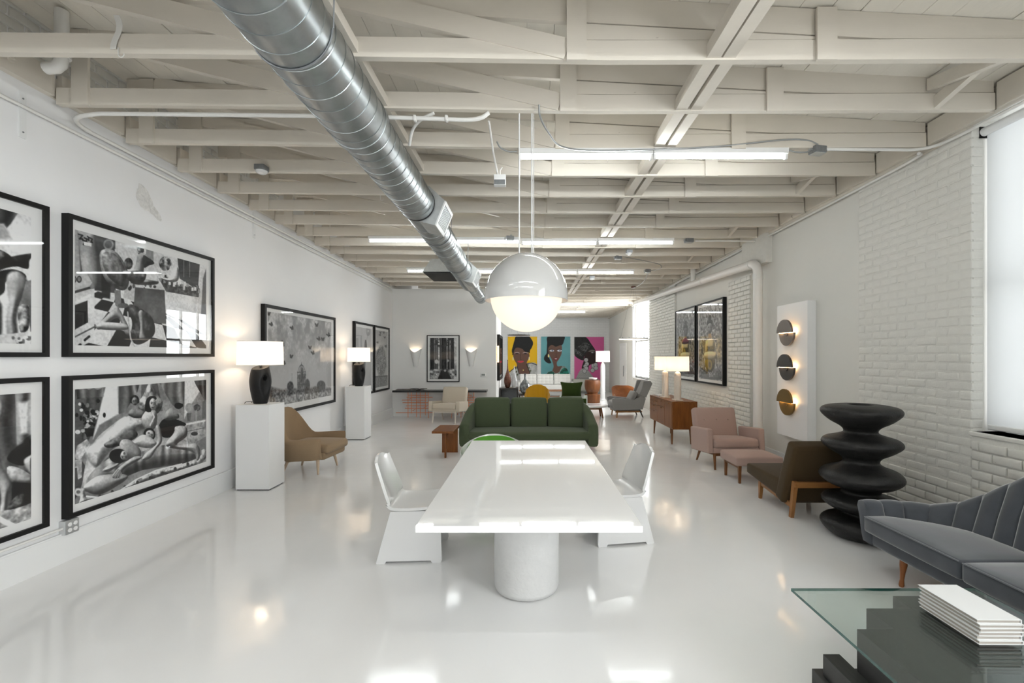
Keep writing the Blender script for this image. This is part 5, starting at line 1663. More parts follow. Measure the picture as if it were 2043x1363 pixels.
# --- armchairs with separate arms
def club_chair(name, label, loc, rz, W, fab, wd, arm_w, arm_z, back_z, seat_z, D=0.74, tilt=5, legh=0.2, buttons=0, back_w=None, cush=True, armb=0.2):
    c = thing(name, label, 'chair', loc, rz)
    hw = W / 2; T_ = Matrix.Translation((0, 0, 0.0)) @ Euler((R(-tilt), 0, 0)).to_matrix().to_4x4()
    f = -D / 2
    for sx in (-1, 1):
        x0, x1 = sorted((sx * hw, sx * (hw - arm_w)))
        MB().rbox(x0, x1, f, f + D * 0.78, armb, arm_z, 0.022, 2, n=2, M=T_).build('arm', fab, c, 50)
    MB().rbox(-hw + arm_w, hw - arm_w, f + 0.01, f + D * 0.8, armb, seat_z - 0.12, 0.015, 2, M=T_).build('seat_base', fab, c, 50)
    MB().rbox(-hw + arm_w + 0.004, hw - arm_w - 0.004, f - 0.015, f + D * 0.8, seat_z - 0.13, seat_z, 0.04, 3, n=6, bulge=(0, 0.012, 0.022), M=T_).build('seat_cushion', fab, c, 60)
    bw = (back_w or (W - 2 * arm_w)) / 2
    B_ = Matrix.Translation((0, f + D * 0.74, seat_z - 0.14)) @ Euler((R(-tilt - 11), 0, 0)).to_matrix().to_4x4()
    H = back_z - seat_z + 0.17
    MB().rbox(-bw, bw, 0.0, 0.15, 0, H, 0.045, 3, n=6, bulge=(0, 0.02, 0), M=B_).build('backrest', fab, c, 60)
    for i in range(buttons):
        x = (i - (buttons - 1) / 2) * bw * 0.56
        MB().lathe([(0, 0.012), (0.010, 0.010), (0.014, 0.003), (0.014, -0.004)], n=10, M=B_ @ Matrix.Translation((x, -0.012, H * 0.66)) @ Euler((R(90), 0, 0)).to_matrix().to_4x4()).build('button', fab, c, 60)
    for sx in (-1, 1):
        leg(c, (sx * (hw - 0.12), f + 0.08, armb + 0.05), (sx * (hw - 0.11), f + 0.03, 0), 0.022, 0.014, wd)
        leg(c, (sx * (hw - 0.12), f + D * 0.72, armb - 0.01), (sx * (hw - 0.11), f + D * 0.86, 0), 0.022, 0.014, wd)
        MB().box(sx * (hw - 0.13) - 0.011, sx * (hw - 0.13) + 0.011, f + 0.07, f + D * 0.75, armb - 0.03, armb + 0.02, M=T_).build('side_rail', wd, c)
    bx('front_rail', wd, c, -hw + 0.12, hw - 0.12, f + 0.06, f + 0.082, armb - 0.01, armb + 0.04)
    return c


M_pink = fabric('dusty_pink_wool', (0.47, 0.335, 0.29), 0.10, 260)
M_cream = fabric('cream_cloth', (0.60, 0.53, 0.43), 0.10, 200)
club_chair('armchair', 'dusty pink armchair with three back buttons by the drain pipe', (2.92, 6.77, 0), R(2), 0.83, M_pink, M_walnut, 0.085, 0.545, 0.80, 0.40, D=0.78, buttons=3, back_w=0.66)
club_chair('armchair', 'cream upholstered armchair in front of the black console', (-1.93, 11.15, 0), R(-14), 0.80, M_cream, pm('pale_leg', (0.66, 0.60, 0.52), 0.5), 0.10, 0.50, 0.83, 0.44, D=0.74, legh=0.25, back_w=0.64, armb=0.26, tilt=4)

# --- pink ottoman
o = thing('ottoman', 'dusty pink ottoman on tapered walnut legs before the pink armchair', 'ottoman', (2.895, 5.93, 0))
MB().rbox(-0.295, 0.295, -0.25, 0.25, 0.225, 0.335, 0.022, 2, n=8, bulge=(0, 0, 0.035)).build('cushion', M_pink, o, 60)
for x in (-0.235, 0.235):
    for y in (-0.2, 0.2):
        leg(o, (x, y, 0.235), (x, y, 0), 0.019, 0.013, M_walnut, sq=True)
    bx('side_rail', M_walnut, o, x - 0.012, x + 0.012, -0.2, 0.2, 0.185, 0.23)

# --- brown lounge chair seen from behind
M_brown = fabric('olive_brown_wool', (0.074, 0.047, 0.021), 0.25, 300)
c = thing('lounge_chair', 'olive brown armless lounge chair seen from behind, oak frame', 'chair', (2.885, 4.83, 0), 0)


def seatfn(x, y, z):
    k = (y + 0.24) / 0.75
    return (x, y, z * (1 - 0.42 * k) + 0.16 + 0.085 * k)


MB().rbox(-0.335, 0.335, -0.24, 0.50, 0.0, 0.19, 0.03, 3, n=6, bulge=(0, 0.01, 0.012), fn=seatfn).build('seat', M_brown, c, 60)
B_ = Matrix.Translation((0, -0.10, 0.165)) @ Euler((R(22), 0, 0)).to_matrix().to_4x4()
MB().rbox(-0.335, 0.335, -0.15, 0.0, 0.0, 0.66, 0.035, 3, n=6, bulge=(0.004, 0.016, 0.006), M=B_).build('backrest', M_brown, c, 60)
for sx in (-1, 1):
    x = sx * 0.27
    MB().loft([[(x - 0.016, -0.325, 0), (x + 0.016, -0.325, 0), (x + 0.016, -0.285, 0), (x - 0.016, -0.285, 0)],
               [(x - 0.02, -0.395, 0.375), (x + 0.02, -0.395, 0.375), (x + 0.02, -0.345, 0.375), (x - 0.02, -0.345, 0.375)]]).build('leg', M_oak, c)
    leg(c, (x, 0.28, 0.20), (x, 0.30, 0), 0.022, 0.014, M_oak, sq=True)
    MB().prism([(-0.31, 0.10), (-0.30, 0.15), (0.29, 0.205), (0.29, 0.16)], 'x', x - 0.015, x + 0.015).build('side_rail', M_oak, c)
bx('back_rail', wood('oak_long', (0.40, 0.19, 0.065), (0.28, 0.12, 0.04), 'x', 0.35), c, -0.285, 0.32, -0.395, -0.352, 0.315, 0.37)

# --- black stacked sculpture
M_black_cer = pm('black_burnished_clay', (0.008, 0.008, 0.008), 0.45, spec=0.35, var=(18, 0.5), bump=(70, 0.5, 0.006), col2=(0.018, 0.017, 0.0165))
P_ = [(0.0, 0), (0.19, 0.0), (0.27, 0.04), (0.318, 0.105), (0.285, 0.155), (0.19, 0.185), (0.15, 0.205), (0.165, 0.228), (0.25, 0.255), (0.305, 0.31), (0.275, 0.352), (0.18, 0.375), (0.145, 0.395),
      (0.165, 0.43), (0.25, 0.465), (0.315, 0.525), (0.285, 0.585), (0.185, 0.625), (0.138, 0.66), (0.155, 0.705), (0.235, 0.755), (0.302, 0.815), (0.28, 0.865), (0.19, 0.895), (0.130, 0.925), (0.15, 0.97), (0.235, 1.025), (0.302, 1.095), (0.285, 1.145), (0.2, 1.168), (0.12, 1.172), (0.095, 1.165), (0.085, 1.12), (0.08, 0.95), (0.0, 0.93)]
sp = smooth_path([(p[0], 0, p[1]) for p in P_], 4)
wob = lambda z: (0.010 * math.sin(z * 9 + 0.6), 0.012 * math.sin(z * 7 + 2))
o = MB().lathe([(max(0.001, p[0]), max(0, p[2])) for p in sp], (0, 0, 0), 56, False, False, off=wob).build('totem_sculpture', M_black_cer, None, 80, (2.96, 4.05, 0))
tag(o, 'tall black vessel sculpture of five stacked bulbous discs', 'sculpture')

# --- grey velvet channel-back sofa
M_velvet = pm('grey_velvet', (0.082, 0.09, 0.104), 0.8, spec=0.15, sheen=0.9, var=(7, 0.22), bump=(300, 0.15, 0.002))
s = thing('sofa', 'slate grey velvet sofa with curved channelled back at the right edge', 'sofa', (0, 0, 0))
inner = [(2.545, 3.375), (2.66, 3.365), (2.77, 3.335), (2.87, 3.265), (2.94, 3.15), (2.985, 2.98), (3.005, 2.75), (3.012, 2.5), (3.015, 2.25)]
inner = inner + [(x, 4.5 - y) for x, y in inner[-2::-1]]
ip = [Vector((p[0], p[1])) for p in smooth_path([(x, y, 0) for x, y in inner], 14)]
acc_ = [0]
for a, b_ in zip(ip, ip[1:]):
    acc_.append(acc_[-1] + (b_ - a).length)
LEN = acc_[-1]


def at_s(sv):
    sv = max(0, min(LEN, sv))
    for i in range(len(ip) - 1):
        if acc_[i + 1] >= sv:
            k = (sv - acc_[i]) / max(1e-9, acc_[i + 1] - acc_[i]); p = ip[i].lerp(ip[i + 1], k)
            d = (ip[min(i + 2, len(ip) - 1)] - ip[max(i - 1, 0)]).normalized()
            return p, Vector((-d.y, d.x))
    return ip[-1], Vector((0, -1))


def ztop(sv):
    q = min(sv, LEN - sv) / (LEN / 2)
    return 0.50 + 0.40 * sstep(0.22, 0.66, q)


NCH = 24
for ci in range(NCH):
    rings = []
    for q in range(9):
        u = q / 8; sv = LEN * (ci + u) / NCH
        p, nn = at_s(sv)
        if ci == 0 or ci == NCH - 1: pass
        bl_ = 0.020 * math.sin(PI * u) ** 0.6 if 0 < u < 1 else 0.0
        z1 = ztop(sv) + 0.008 * (math.sin(PI * u) ** 0.6 if 0 < u < 1 else 0) - 0.004
        corner = sstep(0.0, 0.20, min(sv, LEN - sv) / LEN)
        ln = 0.05 + 0.16 * corner * (z1 - 0.3)
        zb = 0.20
        thk = 0.115 + 0.03 * corner
        prof = [(-bl_ * 0.4, zb), (-bl_, 0.36), (ln * 0.45 - bl_, 0.2 + (z1 - 0.2) * 0.6), (ln - bl_ * 0.9, z1 - 0.05), (ln + 0.012, z1 - 0.014), (ln + 0.04, z1), (ln + thk - 0.045, z1), (ln + thk - 0.012, z1 - 0.014), (ln + thk, z1 - 0.05), (ln * 0.5 + thk, 0.38), (thk, 0.25), (thk - 0.02, zb)]
        rings.append([(p.x + nn.x * -o_ * -1, p.y + nn.y * o_, z) for o_, z in prof])
    MB().loft(rings).build('back_channel', M_velvet, s, 70)
MB().rbox(2.55, 3.16, 1.04, 3.46, 0.19, 0.30, 0.03, 2).build('base', M_velvet, s, 50)
Mwf = wood('warm_walnut', (0.33, 0.125, 0.04), (0.22, 0.075, 0.025), 'z', 0.3)
bx('base_trim', Mwf, s, 2.60, 3.1, 1.10, 3.40, 0.180, 0.192)
for i, (ya, yb_) in enumerate(((2.632, 3.392), (1.868, 2.628), (1.108, 1.864))):
    def cfn(x, y, z):
        # round the back corner into the curve of the back
        e = max(0, abs(y - 2.25) - 0.72) / 0.43
        lim = 3.02 - 0.42 * e ** 2.2
        if x > 2.62:
            x = 2.62 + (x - 2.62) * (lim - 2.62) / 0.40
        return (x, y, z)
    cu = MB().rbox(2.495, 3.02, ya, yb_, 0.298, 0.415, 0.022, 2, n=10, bulge=(0.006, 0.0, 0.024), fn=cfn).build('seat_cushion', M_velvet, s, 60)
    MB().tube([(2.499, ya + 0.012, 0.408)] + [(2.4935 - 0.005 * math.sin(PI * k / 6), ya + 0.02 + (yb_ - ya - 0.04) * k / 6, 0.411 + 0.004 * math.sin(PI * k / 6)) for k in range(7)] + [(2.499, yb_ - 0.012, 0.408)], 0.005, 6).build('piping', pm('velvet_piping', (0.13, 0.14, 0.155), 0.7, sheen=0.6), cu, 60)
for y in (3.16, 1.34):
    for x in (2.61, 3.06):
        MB().lathe([(0.013, 0), (0.017, 0.012), (0.0125, 0.05), (0.016, 0.10), (0.023, 0.15), (0.024, 0.183)], (x - 0.02, y, 0), 14, off=lambda z: (0.10 * z, 0)).build('leg', Mwf, s, 50)

# --- glass coffee table on stepped black base
t = thing('coffee_table', 'glass-topped coffee table on a stepped black wood base', 'table', (1.83, 1.75, 0))
gx0, gx1, gy0, gy1 = -0.472, 0.476, -0.62, 0.603
b = MB()
b.box(gx0, gx1, gy0, gy1, 0.386, 0.400)
gl = b.build('glass_top', [M_tint, M_edge], t)
for p in gl.data.polygons:
    if abs(p.normal.z) < 0.5: p.material_index = 1
for x0, x1, y0, y1, z0, z1 in ((-0.365, 0.10, -0.45, 0.28, 0.0, 0.384), (-0.197, 0.20, -0.40, 0.45, 0.0, 0.382), (0.025, 0.29, -0.30, 0.567, 0.0, 0.38),
                               (-0.445, -0.367, -0.47, 0.39, 0.10, 0.20), (-0.466, 0.12, -0.52, 0.44, 0.0, 0.098)):
    MB().rbox(x0, x1, y0, y1, z0, z1, 0.002, 1).build('base_block', M_ebony, t)
# white books on it
M_book = pm('white_book_cloth', (0.78, 0.79, 0.79), 0.6, bump=(200, 0.1, 0.001))
M_pages = pm('page_block', (0.50, 0.46, 0.41), 0.8, var=(300, 0.3), stretch=(0.02, 0.02, 1))
names = ['topmost', 'second from top', 'third from top', 'third from bottom', 'second from bottom', 'bottom']
rb2 = random.Random(8)
for i in range(6):
    z = 0.4005 + (5 - i) * 0.0168
    k = thing('book', '%s white book in the stack on the glass table' % names[i], 'book', (1.968 + rb2.uniform(-.003, .003), 2.04 + rb2.uniform(-.004, .004), z), R(rb2.uniform(-1, 1)), 'stack of white books')
    for z0, z1 in ((0, 0.0028), (0.0137, 0.0165)):
        MB().rbox(-0.092, 0.092, -0.147, 0.147, z0, z1, 0.001, 1).build('cover', M_book, k)
    bx('pages', M_pages, k, -0.088, 0.087, -0.142, 0.142, 0.0028, 0.0137)
    bx('spine', M_book, k, 0.0885, 0.092, -0.147, 0.147, 0.0028, 0.0137)

# ------------------------------------------------------------------ left side: pedestals, lamps, tan chair
def pedestal(label, x0, x1, y0, y1, h):
    p = MB().rbox(x0, x1, y0, y1, 0.012, h, 0.003, 1).build('pedestal', M_matwhite, None, 30)
    bx('plinth', M_black, p, x0 + 0.012, x1 - 0.012, y0 + 0.012, y1 - 0.012, 0, 0.012)
    return tag(p, label, 'pedestal', 'white display pedestals')


pedestal('tall white display pedestal beside the tan chair, nearest', -3.487, -3.085, 5.42, 5.76, 1.02)
pedestal('tall white display pedestal under the smaller lamp', -3.49, -3.135, 8.70, 9.08, 1.02)
M_lampblk = pm('black_lamp_clay', (0.010, 0.010, 0.0105), 0.5, spec=0.3, bump=(50, 0.2, 0.004), var=(12, 0.3))
M_shade = shade_mat('linen_shade', (0.84, 0.80, 0.74), (1.0, 0.86, 0.72), 0.20, 0.55)
M_shade2 = shade_mat('linen_shade_warm', (0.82, 0.76, 0.68), (1.0, 0.78, 0.60), 0.09, 0.5)
M_glow = emissive('bulb', (1.0, 0.82, 0.6), 14)


def drum(parent, r, z0, z1, mat, taper=0.97):
    b = MB(); n = 48
    for rr in (r,):
        rings = []
        for z, q in ((z0, rr), (z1, rr * taper)):
            rings.append([(math.cos(2 * PI * k / n) * q, math.sin(2 * PI * k / n) * q, z) for k in range(n)])
        b.loft(rings, False, False)
    o = b.build('lamp_shade', mat, parent, 60)
    MB().tube([(math.cos(2 * PI * k / n) * r, math.sin(2 * PI * k / n) * r, z0) for k in range(n)], 0.003, 5, True).tube([(math.cos(2 * PI * k / n) * r * taper, math.sin(2 * PI * k / n) * r * taper, z1) for k in range(n)], 0.003, 5, True).build('rim', M_paper, o, 60)
    return o


def clay_lamp(label, x, y, z, s, face, power, shz0, shz1, shr):
    l = thing('table_lamp', label, 'lamp', (x, y, z), 0, 'black lamps on pedestals')
    pr = smooth_path([(0.074 * s, 0, 0), (0.082 * s, 0, 0.02 * s), (0.105 * s, 0, 0.12 * s), (0.122 * s, 0, 0.25 * s), (0.117 * s, 0, 0.34 * s), (0.099 * s, 0, 0.43 * s), (0.094 * s, 0, 0.445 * s)], 6)
    b = MB(); rings = []; n = 64
    for q in pr:
        row = []
        for k in range(n):
            a = 2 * PI * k / n; r = q[0]
            da = (a - face + PI) % (2 * PI) - PI
            # scooped hollow with a round hole near its top
            e = (da * 0.115 / 0.065) ** 2 + ((q[2] / s - 0.24) / 0.13) ** 2
            r -= 0.030 * s * max(0, 1 - e) ** 0.8
            h = (da * 0.115 / 0.022) ** 2 + ((q[2] / s - 0.315) / 0.026) ** 2
            if h < 1: r -= 0.055 * s
            zz = q[2] + (0.03 * s * math.cos(a - face - 2.0) if q[2] > 0.42 * s else 0)
            row.append((math.cos(a) * r, math.sin(a) * r * 0.9, zz))
        rings.append(row)
    b.loft(rings).build('lamp_base', M_lampblk, l, 45)
    zs = shz0 - z
    MB().cyl((0, 0, 0.42 * s), (0, 0, zs + 0.05), 0.007, n=8).cyl((0, 0, zs - 0.02), (0, 0, zs + 0.05), 0.02, n=12).build('socket', M_blackmetal, l, 40)
    MB().lathe([(0.0, zs + 0.06), (0.02, zs + 0.07), (0.032, zs + 0.11), (0.02, zs + 0.15), (0.0, zs + 0.155)], n=14).build('bulb', M_glow, l, 60)
    drum(l, shr, zs, shz1 - z, M_shade)
    pl = point_light('lamp_glow', (x, y, shz0 + 0.13), power, WARM, 0.05)
    return l


clay_lamp('black sculpted lamp with white drum shade on the nearest pedestal', -3.287, 5.585, 1.02, 1.0, R(-32), 5.0, 1.495, 1.78, 0.253)
clay_lamp('smaller black sculpted lamp on the farther pedestal', -3.305, 8.88, 1.02, 0.98, R(-32), 4, 1.495, 1.765, 0.212)
for y0, lab in ((5.58, 'black lamp cord trailing off the nearest pedestal'), (8.88, 'black lamp cord trailing off the farther pedestal')):
    o = MB().tube(smooth_path([(-3.425, y0 + 0.05, 1.026), (-3.44, y0 + 0.09, 1.035), (-3.45, y0 + 0.06, 1.04), (-3.505, y0 + 0.05, 1.024), (-3.53, y0 + 0.06, 0.9), (-3.535, y0 + 0.15, 0.4), (-3.55, y0 + 0.25, 0.06)], 6), 0.004, 6).build('lamp_cord', M_black, None, 60)
    tag(o, lab, 'cord')

M_tan = fabric('tan_wool', (0.33, 0.235, 0.145), 0.2, 300)
c = thing('lounge_chair', 'tan upholstered high-back lounge chair between the two pedestals', 'chair', (-3.07, 6.43, 0), R(86))
# local -y is forward
pth = upath(0.305, -0.33, 0.27, 24, 0.26)
zt = lambda t: 0.475 + 0.02 * (1 - sstep(0.0, 0.2, min(t, 1 - t))) + 0.40 * sstep(0.22, 0.47, min(t, 1 - t))
ushell(pth, lambda t: 0.20 + 0.03 * sstep(0.3, 0, min(t, 1 - t)), zt, lambda t, k: 0.02 * math.sin(PI * k) + (0.035 + 0.10 * sstep(0.28, 0.5, min(t, 1 - t))) * k, 0.062, 10, 'shell', M_tan, c)
MB().rbox(-0.30, 0.30, -0.36, 0.24, 0.20, 0.30, 0.04, 3).build('seat_base', M_tan, c, 60)
MB().rbox(-0.292, 0.292, -0.41, 0.23, 0.285, 0.405, 0.045, 3, n=6, bulge=(0, 0.02, 0.03)).build('seat_cushion', M_tan, c, 60)
for sx in (-1, 1):
    leg(c, (sx * 0.22, -0.22, 0.21), (sx * 0.265, -0.25, 0), 0.024, 0.013, M_ash)
    leg(c, (sx * 0.20, 0.20, 0.21), (sx * 0.23, 0.27, 0), 0.024, 0.013, M_ash)
bx('cross_rail', M_ash, c, -0.23, 0.23, 0.175, 0.215, 0.15, 0.205)

# ------------------------------------------------------------------ globe pendant
p = thing('globe_pendant', 'white dome pendant with glowing opal globe above the dining table', 'pendant lamp', (-0.015, 3.47, 2.05))
n = 48
dome = [(0.317 * math.cos(a), 0.335 * math.sin(a)) for a in [PI / 2 * k / 18 for k in range(19)]]
gd = [[(math.cos(2 * PI * k / n) * max(r, 0.002), math.sin(2 * PI * k / n) * max(r, 0.002), z) for k in range(n + 1)] for r, z in [(0.317, -0.028)] + dome]
b = MB(); b.loft([r[:-1] for r in gd], False, True)
b.loft([[(x * 0.985, y * 0.985, z * 0.985 - 0.0005) for x, y, z in r[:-1]] for r in gd], False, True)
b.loft([[(x, y, z) for x, y, z in gd[0][:-1]], [(x * 0.985, y * 0.985, z * 0.985) for x, y, z in gd[0][:-1]]], False, False)
b.build('dome', pm('gloss_white_enamel', (0.56, 0.56, 0.55), 0.09, coat=0.6), p, 50)
M_opal = shade_mat('opal_glass', (0.50, 0.48, 0.45), (1.0, 0.86, 0.735), 0.31, 0.3)
MB().lathe([(0.274 * math.sin(a), 0.01 - 0.274 * math.cos(a)) for a in [PI * k / 30 for k in range(1, 22)]], n=48, cap0=True, cap1=False).build('globe', M_opal, p, 80)
for x in (-0.054, 0.042):
    MB().cyl((x, 0, 0.325), (x, 0, 3.452 - 2.05), 0.0055, n=8).build('suspension_rod', M_white, p, 40)
MB().cyl((0.056, 0.01, 0.32), (0.056, 0.01, 3.452 - 2.05), 0.003, n=6).build('cord', M_white, p, 40)
point_light('globe_glow', (-0.015, 3.47, 2.02), 2.5, WARM, 0.1)
# ------------------------------------------------------------------ right wall: credenza, lamps, sconces
t = thing('credenza', 'teak credenza with drawers and doors under the portrait prints', 'credenza', (2.785, 8.86, 0))
W0, W1_, L0, L1, Z0, Z1 = -0.225, 0.225, -0.76, 0.74, 0.295, 0.79
b = MB(); b.box(W0 + 0.012, W1_, L0, L1, Z0, Z0 + 0.022); b.box(W0 + 0.004, W1_, L0, L1, Z1 - 0.022, Z1)
b.build('carcass', M_teak_y, t)
for y in (L0, L1 - 0.02):
    bx('side_panel', M_teak, t, W0 + 0.006, W1_, y, y + 0.02, Z0 + 0.022, Z1 - 0.022)
bx('back_panel', M_teak, t, W1_ - 0.01, W1_ - 0.002, L0 + 0.02, L1 - 0.02, Z0 + 0.022, Z1 - 0.022)


def front(nm, y0, y1, z0, z1, grip):
    d = MB().rbox(W0, W0 + 0.018, y0 + 0.003, y1 - 0.003, z0 + 0.003, z1 - 0.003, 0.002, 1).build(nm, M_teak, t)
    MB().rbox(W0 - 0.016, W0 + 0.002, grip[0] - 0.05, grip[0] + 0.05, grip[1] - 0.012, grip[1] + 0.002, 0.003, 1).build('pull', M_walnut, d)


a0, a1 = Z0 + 0.024, Z1 - 0.024
front('door', L0 + 0.02, -0.30, a0, a1, (-0.52, a1 - 0.02))
front('drawer', -0.30, 0.16, a1 - 0.13, a1, (-0.07, a1 - 0.02)); front('door', -0.30, 0.16, a0, a1 - 0.13, (-0.07, a1 - 0.15))
zz = [a1, a1 - 0.07, a1 - 0.145, a1 - 0.25, a0]
for i in range(4):
    front('drawer', 0.16, L1 - 0.02, zz[i + 1], zz[i], (0.44, zz[i] - 0.018))
for y in (-0.56, 0.56):
    for x in (-0.165, 0.165):
        leg(t, (x, y, Z0), (x * 1.05, y * 1.05, 0), 0.024, 0.013, M_walnut)
    bx('leg_bar', M_walnut, t, -0.18, 0.18, y - 0.02, y + 0.02, Z0 - 0.025, Z0)
o = MB().rbox(-0.11, 0.11, -0.14, 0.14, 0, 0.018, 0.003, 1).build('book', M_book, None, None, (2.76, 9.40, 0.79))
tag(o, 'pale book lying on the far end of the credenza', 'book')
M_alab = pm('alabaster', (0.72, 0.64, 0.55), 0.45, bump=(20, 0.15, 0.004), var=(6, 0.08))


def arch_lamp(label, x, y):
    l = thing('table_lamp', label, 'lamp', (x, y, 0.79), 0, 'pair of arch lamps')
    H = 0.46; path = [(0, -0.058, 0.0), (0, -0.058, 0.2), (0, -0.058, H - 0.03)] + [(0, -0.058 * math.cos(a), H - 0.03 + 0.058 * math.sin(a)) for a in [PI * k / 10 for k in range(1, 11)]] + [(0, 0.058, 0.2), (0, 0.058, 0.0)]
    MB().tube(path, 0.046, 16).build('lamp_base', M_alab, l, 60)
    MB().rbox(-0.07, 0.07, -0.11, 0.11, 0.0, 0.02, 0.006, 2).build('foot', M_alab, l, 40)
    MB().cyl((0, 0, H + 0.05), (0, 0, 0.58), 0.008, n=8).build('stem', M_grey, l, 40)
    MB().lathe([(0.0, 0.58), (0.02, 0.59), (0.03, 0.63), (0.02, 0.66), (0.0, 0.665)], n=12).build('bulb', M_glow, l, 60)
    drum(l, 0.205, 0.54, 0.805, M_shade2, 0.98)
    point_light('lamp_glow', (x, y, 1.44), 3.2, WARM, 0.05)


arch_lamp('arch-based lamp on the credenza, right and nearer of the pair', 2.745, 8.37)
arch_lamp('arch-based lamp on the credenza, left and farther of the pair', 2.70, 8.98)

pn = MB().rbox(3.51, XR - 0.001, 5.72, 6.42, 0.515, 2.305, 0.003, 1).build('sconce_panel', M_matwhite, None, 30)
tag(pn, 'white display panel on the right wall carrying three disc sconces', 'panel')
M_led = emissive('led_strip', (1.0, 0.62, 0.30), 22)


def disc_sconce(label, z, mat):
    s_ = thing('disc_sconce', label, 'wall lamp', (3.51, 6.10, z), 0, 'split disc sconces')
    r = 0.176; n = 28

    def half(up, xa, xb):
        P = [(r * math.cos(a), (1 if up else -1) * r * math.sin(a)) for a in [PI * k / n for k in range(n + 1)]]
        return MB().prism(P, 'x', xa, xb)
    half(True, -0.088, -0.062).build('upper_disc', mat, s_, 40)
    half(False, -0.054, -0.028).build('lower_disc', mat, s_, 40)
    MB().cyl((0, 0, 0), (-0.064, 0, 0), 0.05, n=20).build('backplate', mat, s_, 40)
    bx('led_strip', M_led, s_, -0.068, -0.0585, -0.155, 0.155, -0.003, 0.004)
    bx('led_strip', M_led, s_, -0.045, -0.02, -0.16, 0.16, 0.0, 0.006)


disc_sconce('bronze grey split disc sconce, top of three on the white panel', 1.915, pm('bronze_grey', (0.16, 0.135, 0.115), 0.45, metal=0.3))
disc_sconce('black split disc sconce, middle of three on the white panel', 1.452, pm('sconce_black', (0.022, 0.022, 0.023), 0.45))
disc_sconce('brass split disc sconce, bottom of three on the white panel', 0.985, pm('sconce_brass', (0.20, 0.125, 0.035), 0.4, metal=0.5))

# ------------------------------------------------------------------ partition: sconces, console
M_cer = pm('white_ceramic', (0.78, 0.78, 0.77), 0.45, bump=(30, 0.15, 0.004))


def cone_sconce(label, x):
    s_ = thing('wall_sconce', label, 'wall lamp', (x, 12.13, 1.33), 0, 'white ceramic uplighters on the partition')
    grid = []
    for i in range(17):
        a = PI * i / 16; row = []
        for j in range(9):
            k = j / 8
            w = 0.055 + 0.105 * k ** 1.1; d = 0.05 + 0.085 * k
            top = 0.40 + 0.09 * abs(math.cos(a)) ** 1.5 - 0.02
            row.append((math.cos(a) * w, -math.sin(a) * d, k * top))
        grid.append(row)
    MB().shell(grid, 0.008).build('shell', M_cer, s_, 60)
    MB().prism([(math.cos(a) * 0.056, -math.sin(a) * 0.05) for a in [PI * k / 12 for k in range(13)]], 'z', 0.0, 0.012).build('bottom_plate', M_cer, s_)
    MB().lathe([(0.0, 0.18), (0.018, 0.19), (0.022, 0.22), (0.0, 0.245)], (0, -0.05, 0), 12).build('bulb', M_glow, s_, 60)
    point_light('sconce_glow', (x, 12.07, 1.64), 0.9, WARM, 0.03)


cone_sconce('white ceramic uplight sconce left of the forest photograph', -3.00)
cone_sconce('white ceramic uplight sconce right of the forest photograph', -1.52)

M_copper = pm('copper', (0.80, 0.30, 0.14), 0.35, metal=0.75)
t = thing('console_table', 'long black-topped console on a lattice of copper rods', 'table', (-2.28, 11.86, 0))
MB().rbox(-1.21, 1.21, -0.19, 0.19, 0.672, 0.722, 0.004, 1).build('tabletop', pm('black_lacquer', (0.018, 0.018, 0.018), 0.25), t, 30)
rc = random.Random(21)
for sg in (-1, 1):
    for x, y, z0, z1 in ((0.30, -0.09, 0.0, 0.671), (0.42, 0.08, 0.06, 0.671), (0.53, -0.02, 0.0, 0.671), (0.66, 0.10, 0.0, 0.671), (0.74, -0.1, 0.12, 0.671), (0.86, 0.02, 0.0, 0.671)):
        MB().cyl((sg * x, y, z0), (sg * x, y, z1), 0.0075, n=8).build('copper_rod', M_copper, t, 40)
    for z, x0, x1, y in ((0.14, 0.2, 1.15, -0.07), (0.24, 0.32, 0.95, 0.05), (0.32, 0.1, 0.88, -0.1), (0.38, 0.25, 1.02, 0.09), (0.46, 0.36, 1.0, -0.04), (0.53, 0.22, 0.9, 0.03), (0.59, 0.3, 0.82, -0.09)):
        MB().cyl((sg * x0, y, z), (sg * x1, y, z), 0.0085, n=8).build('copper_rod', M_copper, t, 40)
    for z, x in ((0.28, 0.4), (0.42, 0.6), (0.5, 0.78), (0.2, 0.7)):
        MB().cyl((sg * x, -0.15, z), (sg * x, 0.15, z), 0.0085, n=8).build('copper_rod', M_copper, t, 40)
for x, rz_, lab in ((-3.25, 4, 'thin black book at the left end of the console'), (-2.86, -6, 'open black book lying on the console')):
    k = thing('book', lab, 'book', (x, 11.84, 0.7225), R(rz_))
    if 'open' in lab:
        for sg in (-1, 1):
            MB().prism([(0, 0.012), (sg * 0.2, 0.026), (sg * 0.2, 0.03), (0, 0.018)], 'y', -0.13, 0.13).build('cover', M_black, k)
            MB().prism([(0, 0.018), (sg * 0.19, 0.03), (sg * 0.19, 0.042), (sg * 0.05, 0.04)], 'y', -0.125, 0.125).build('pages', pm('dark_print', (0.06, 0.06, 0.06), 0.5), k)
        bx('spine', M_black, k, -0.012, 0.012, -0.13, 0.13, 0, 0.014)
    else:
        bx('cover', M_black, k, -0.17, 0.17, -0.13, 0.13, 0, 0.004); bx('pages', M_pages, k, -0.165, 0.165, -0.125, 0.125, 0.004, 0.016); bx('cover', M_black, k, -0.17, 0.17, -0.13, 0.13, 0.016, 0.02)

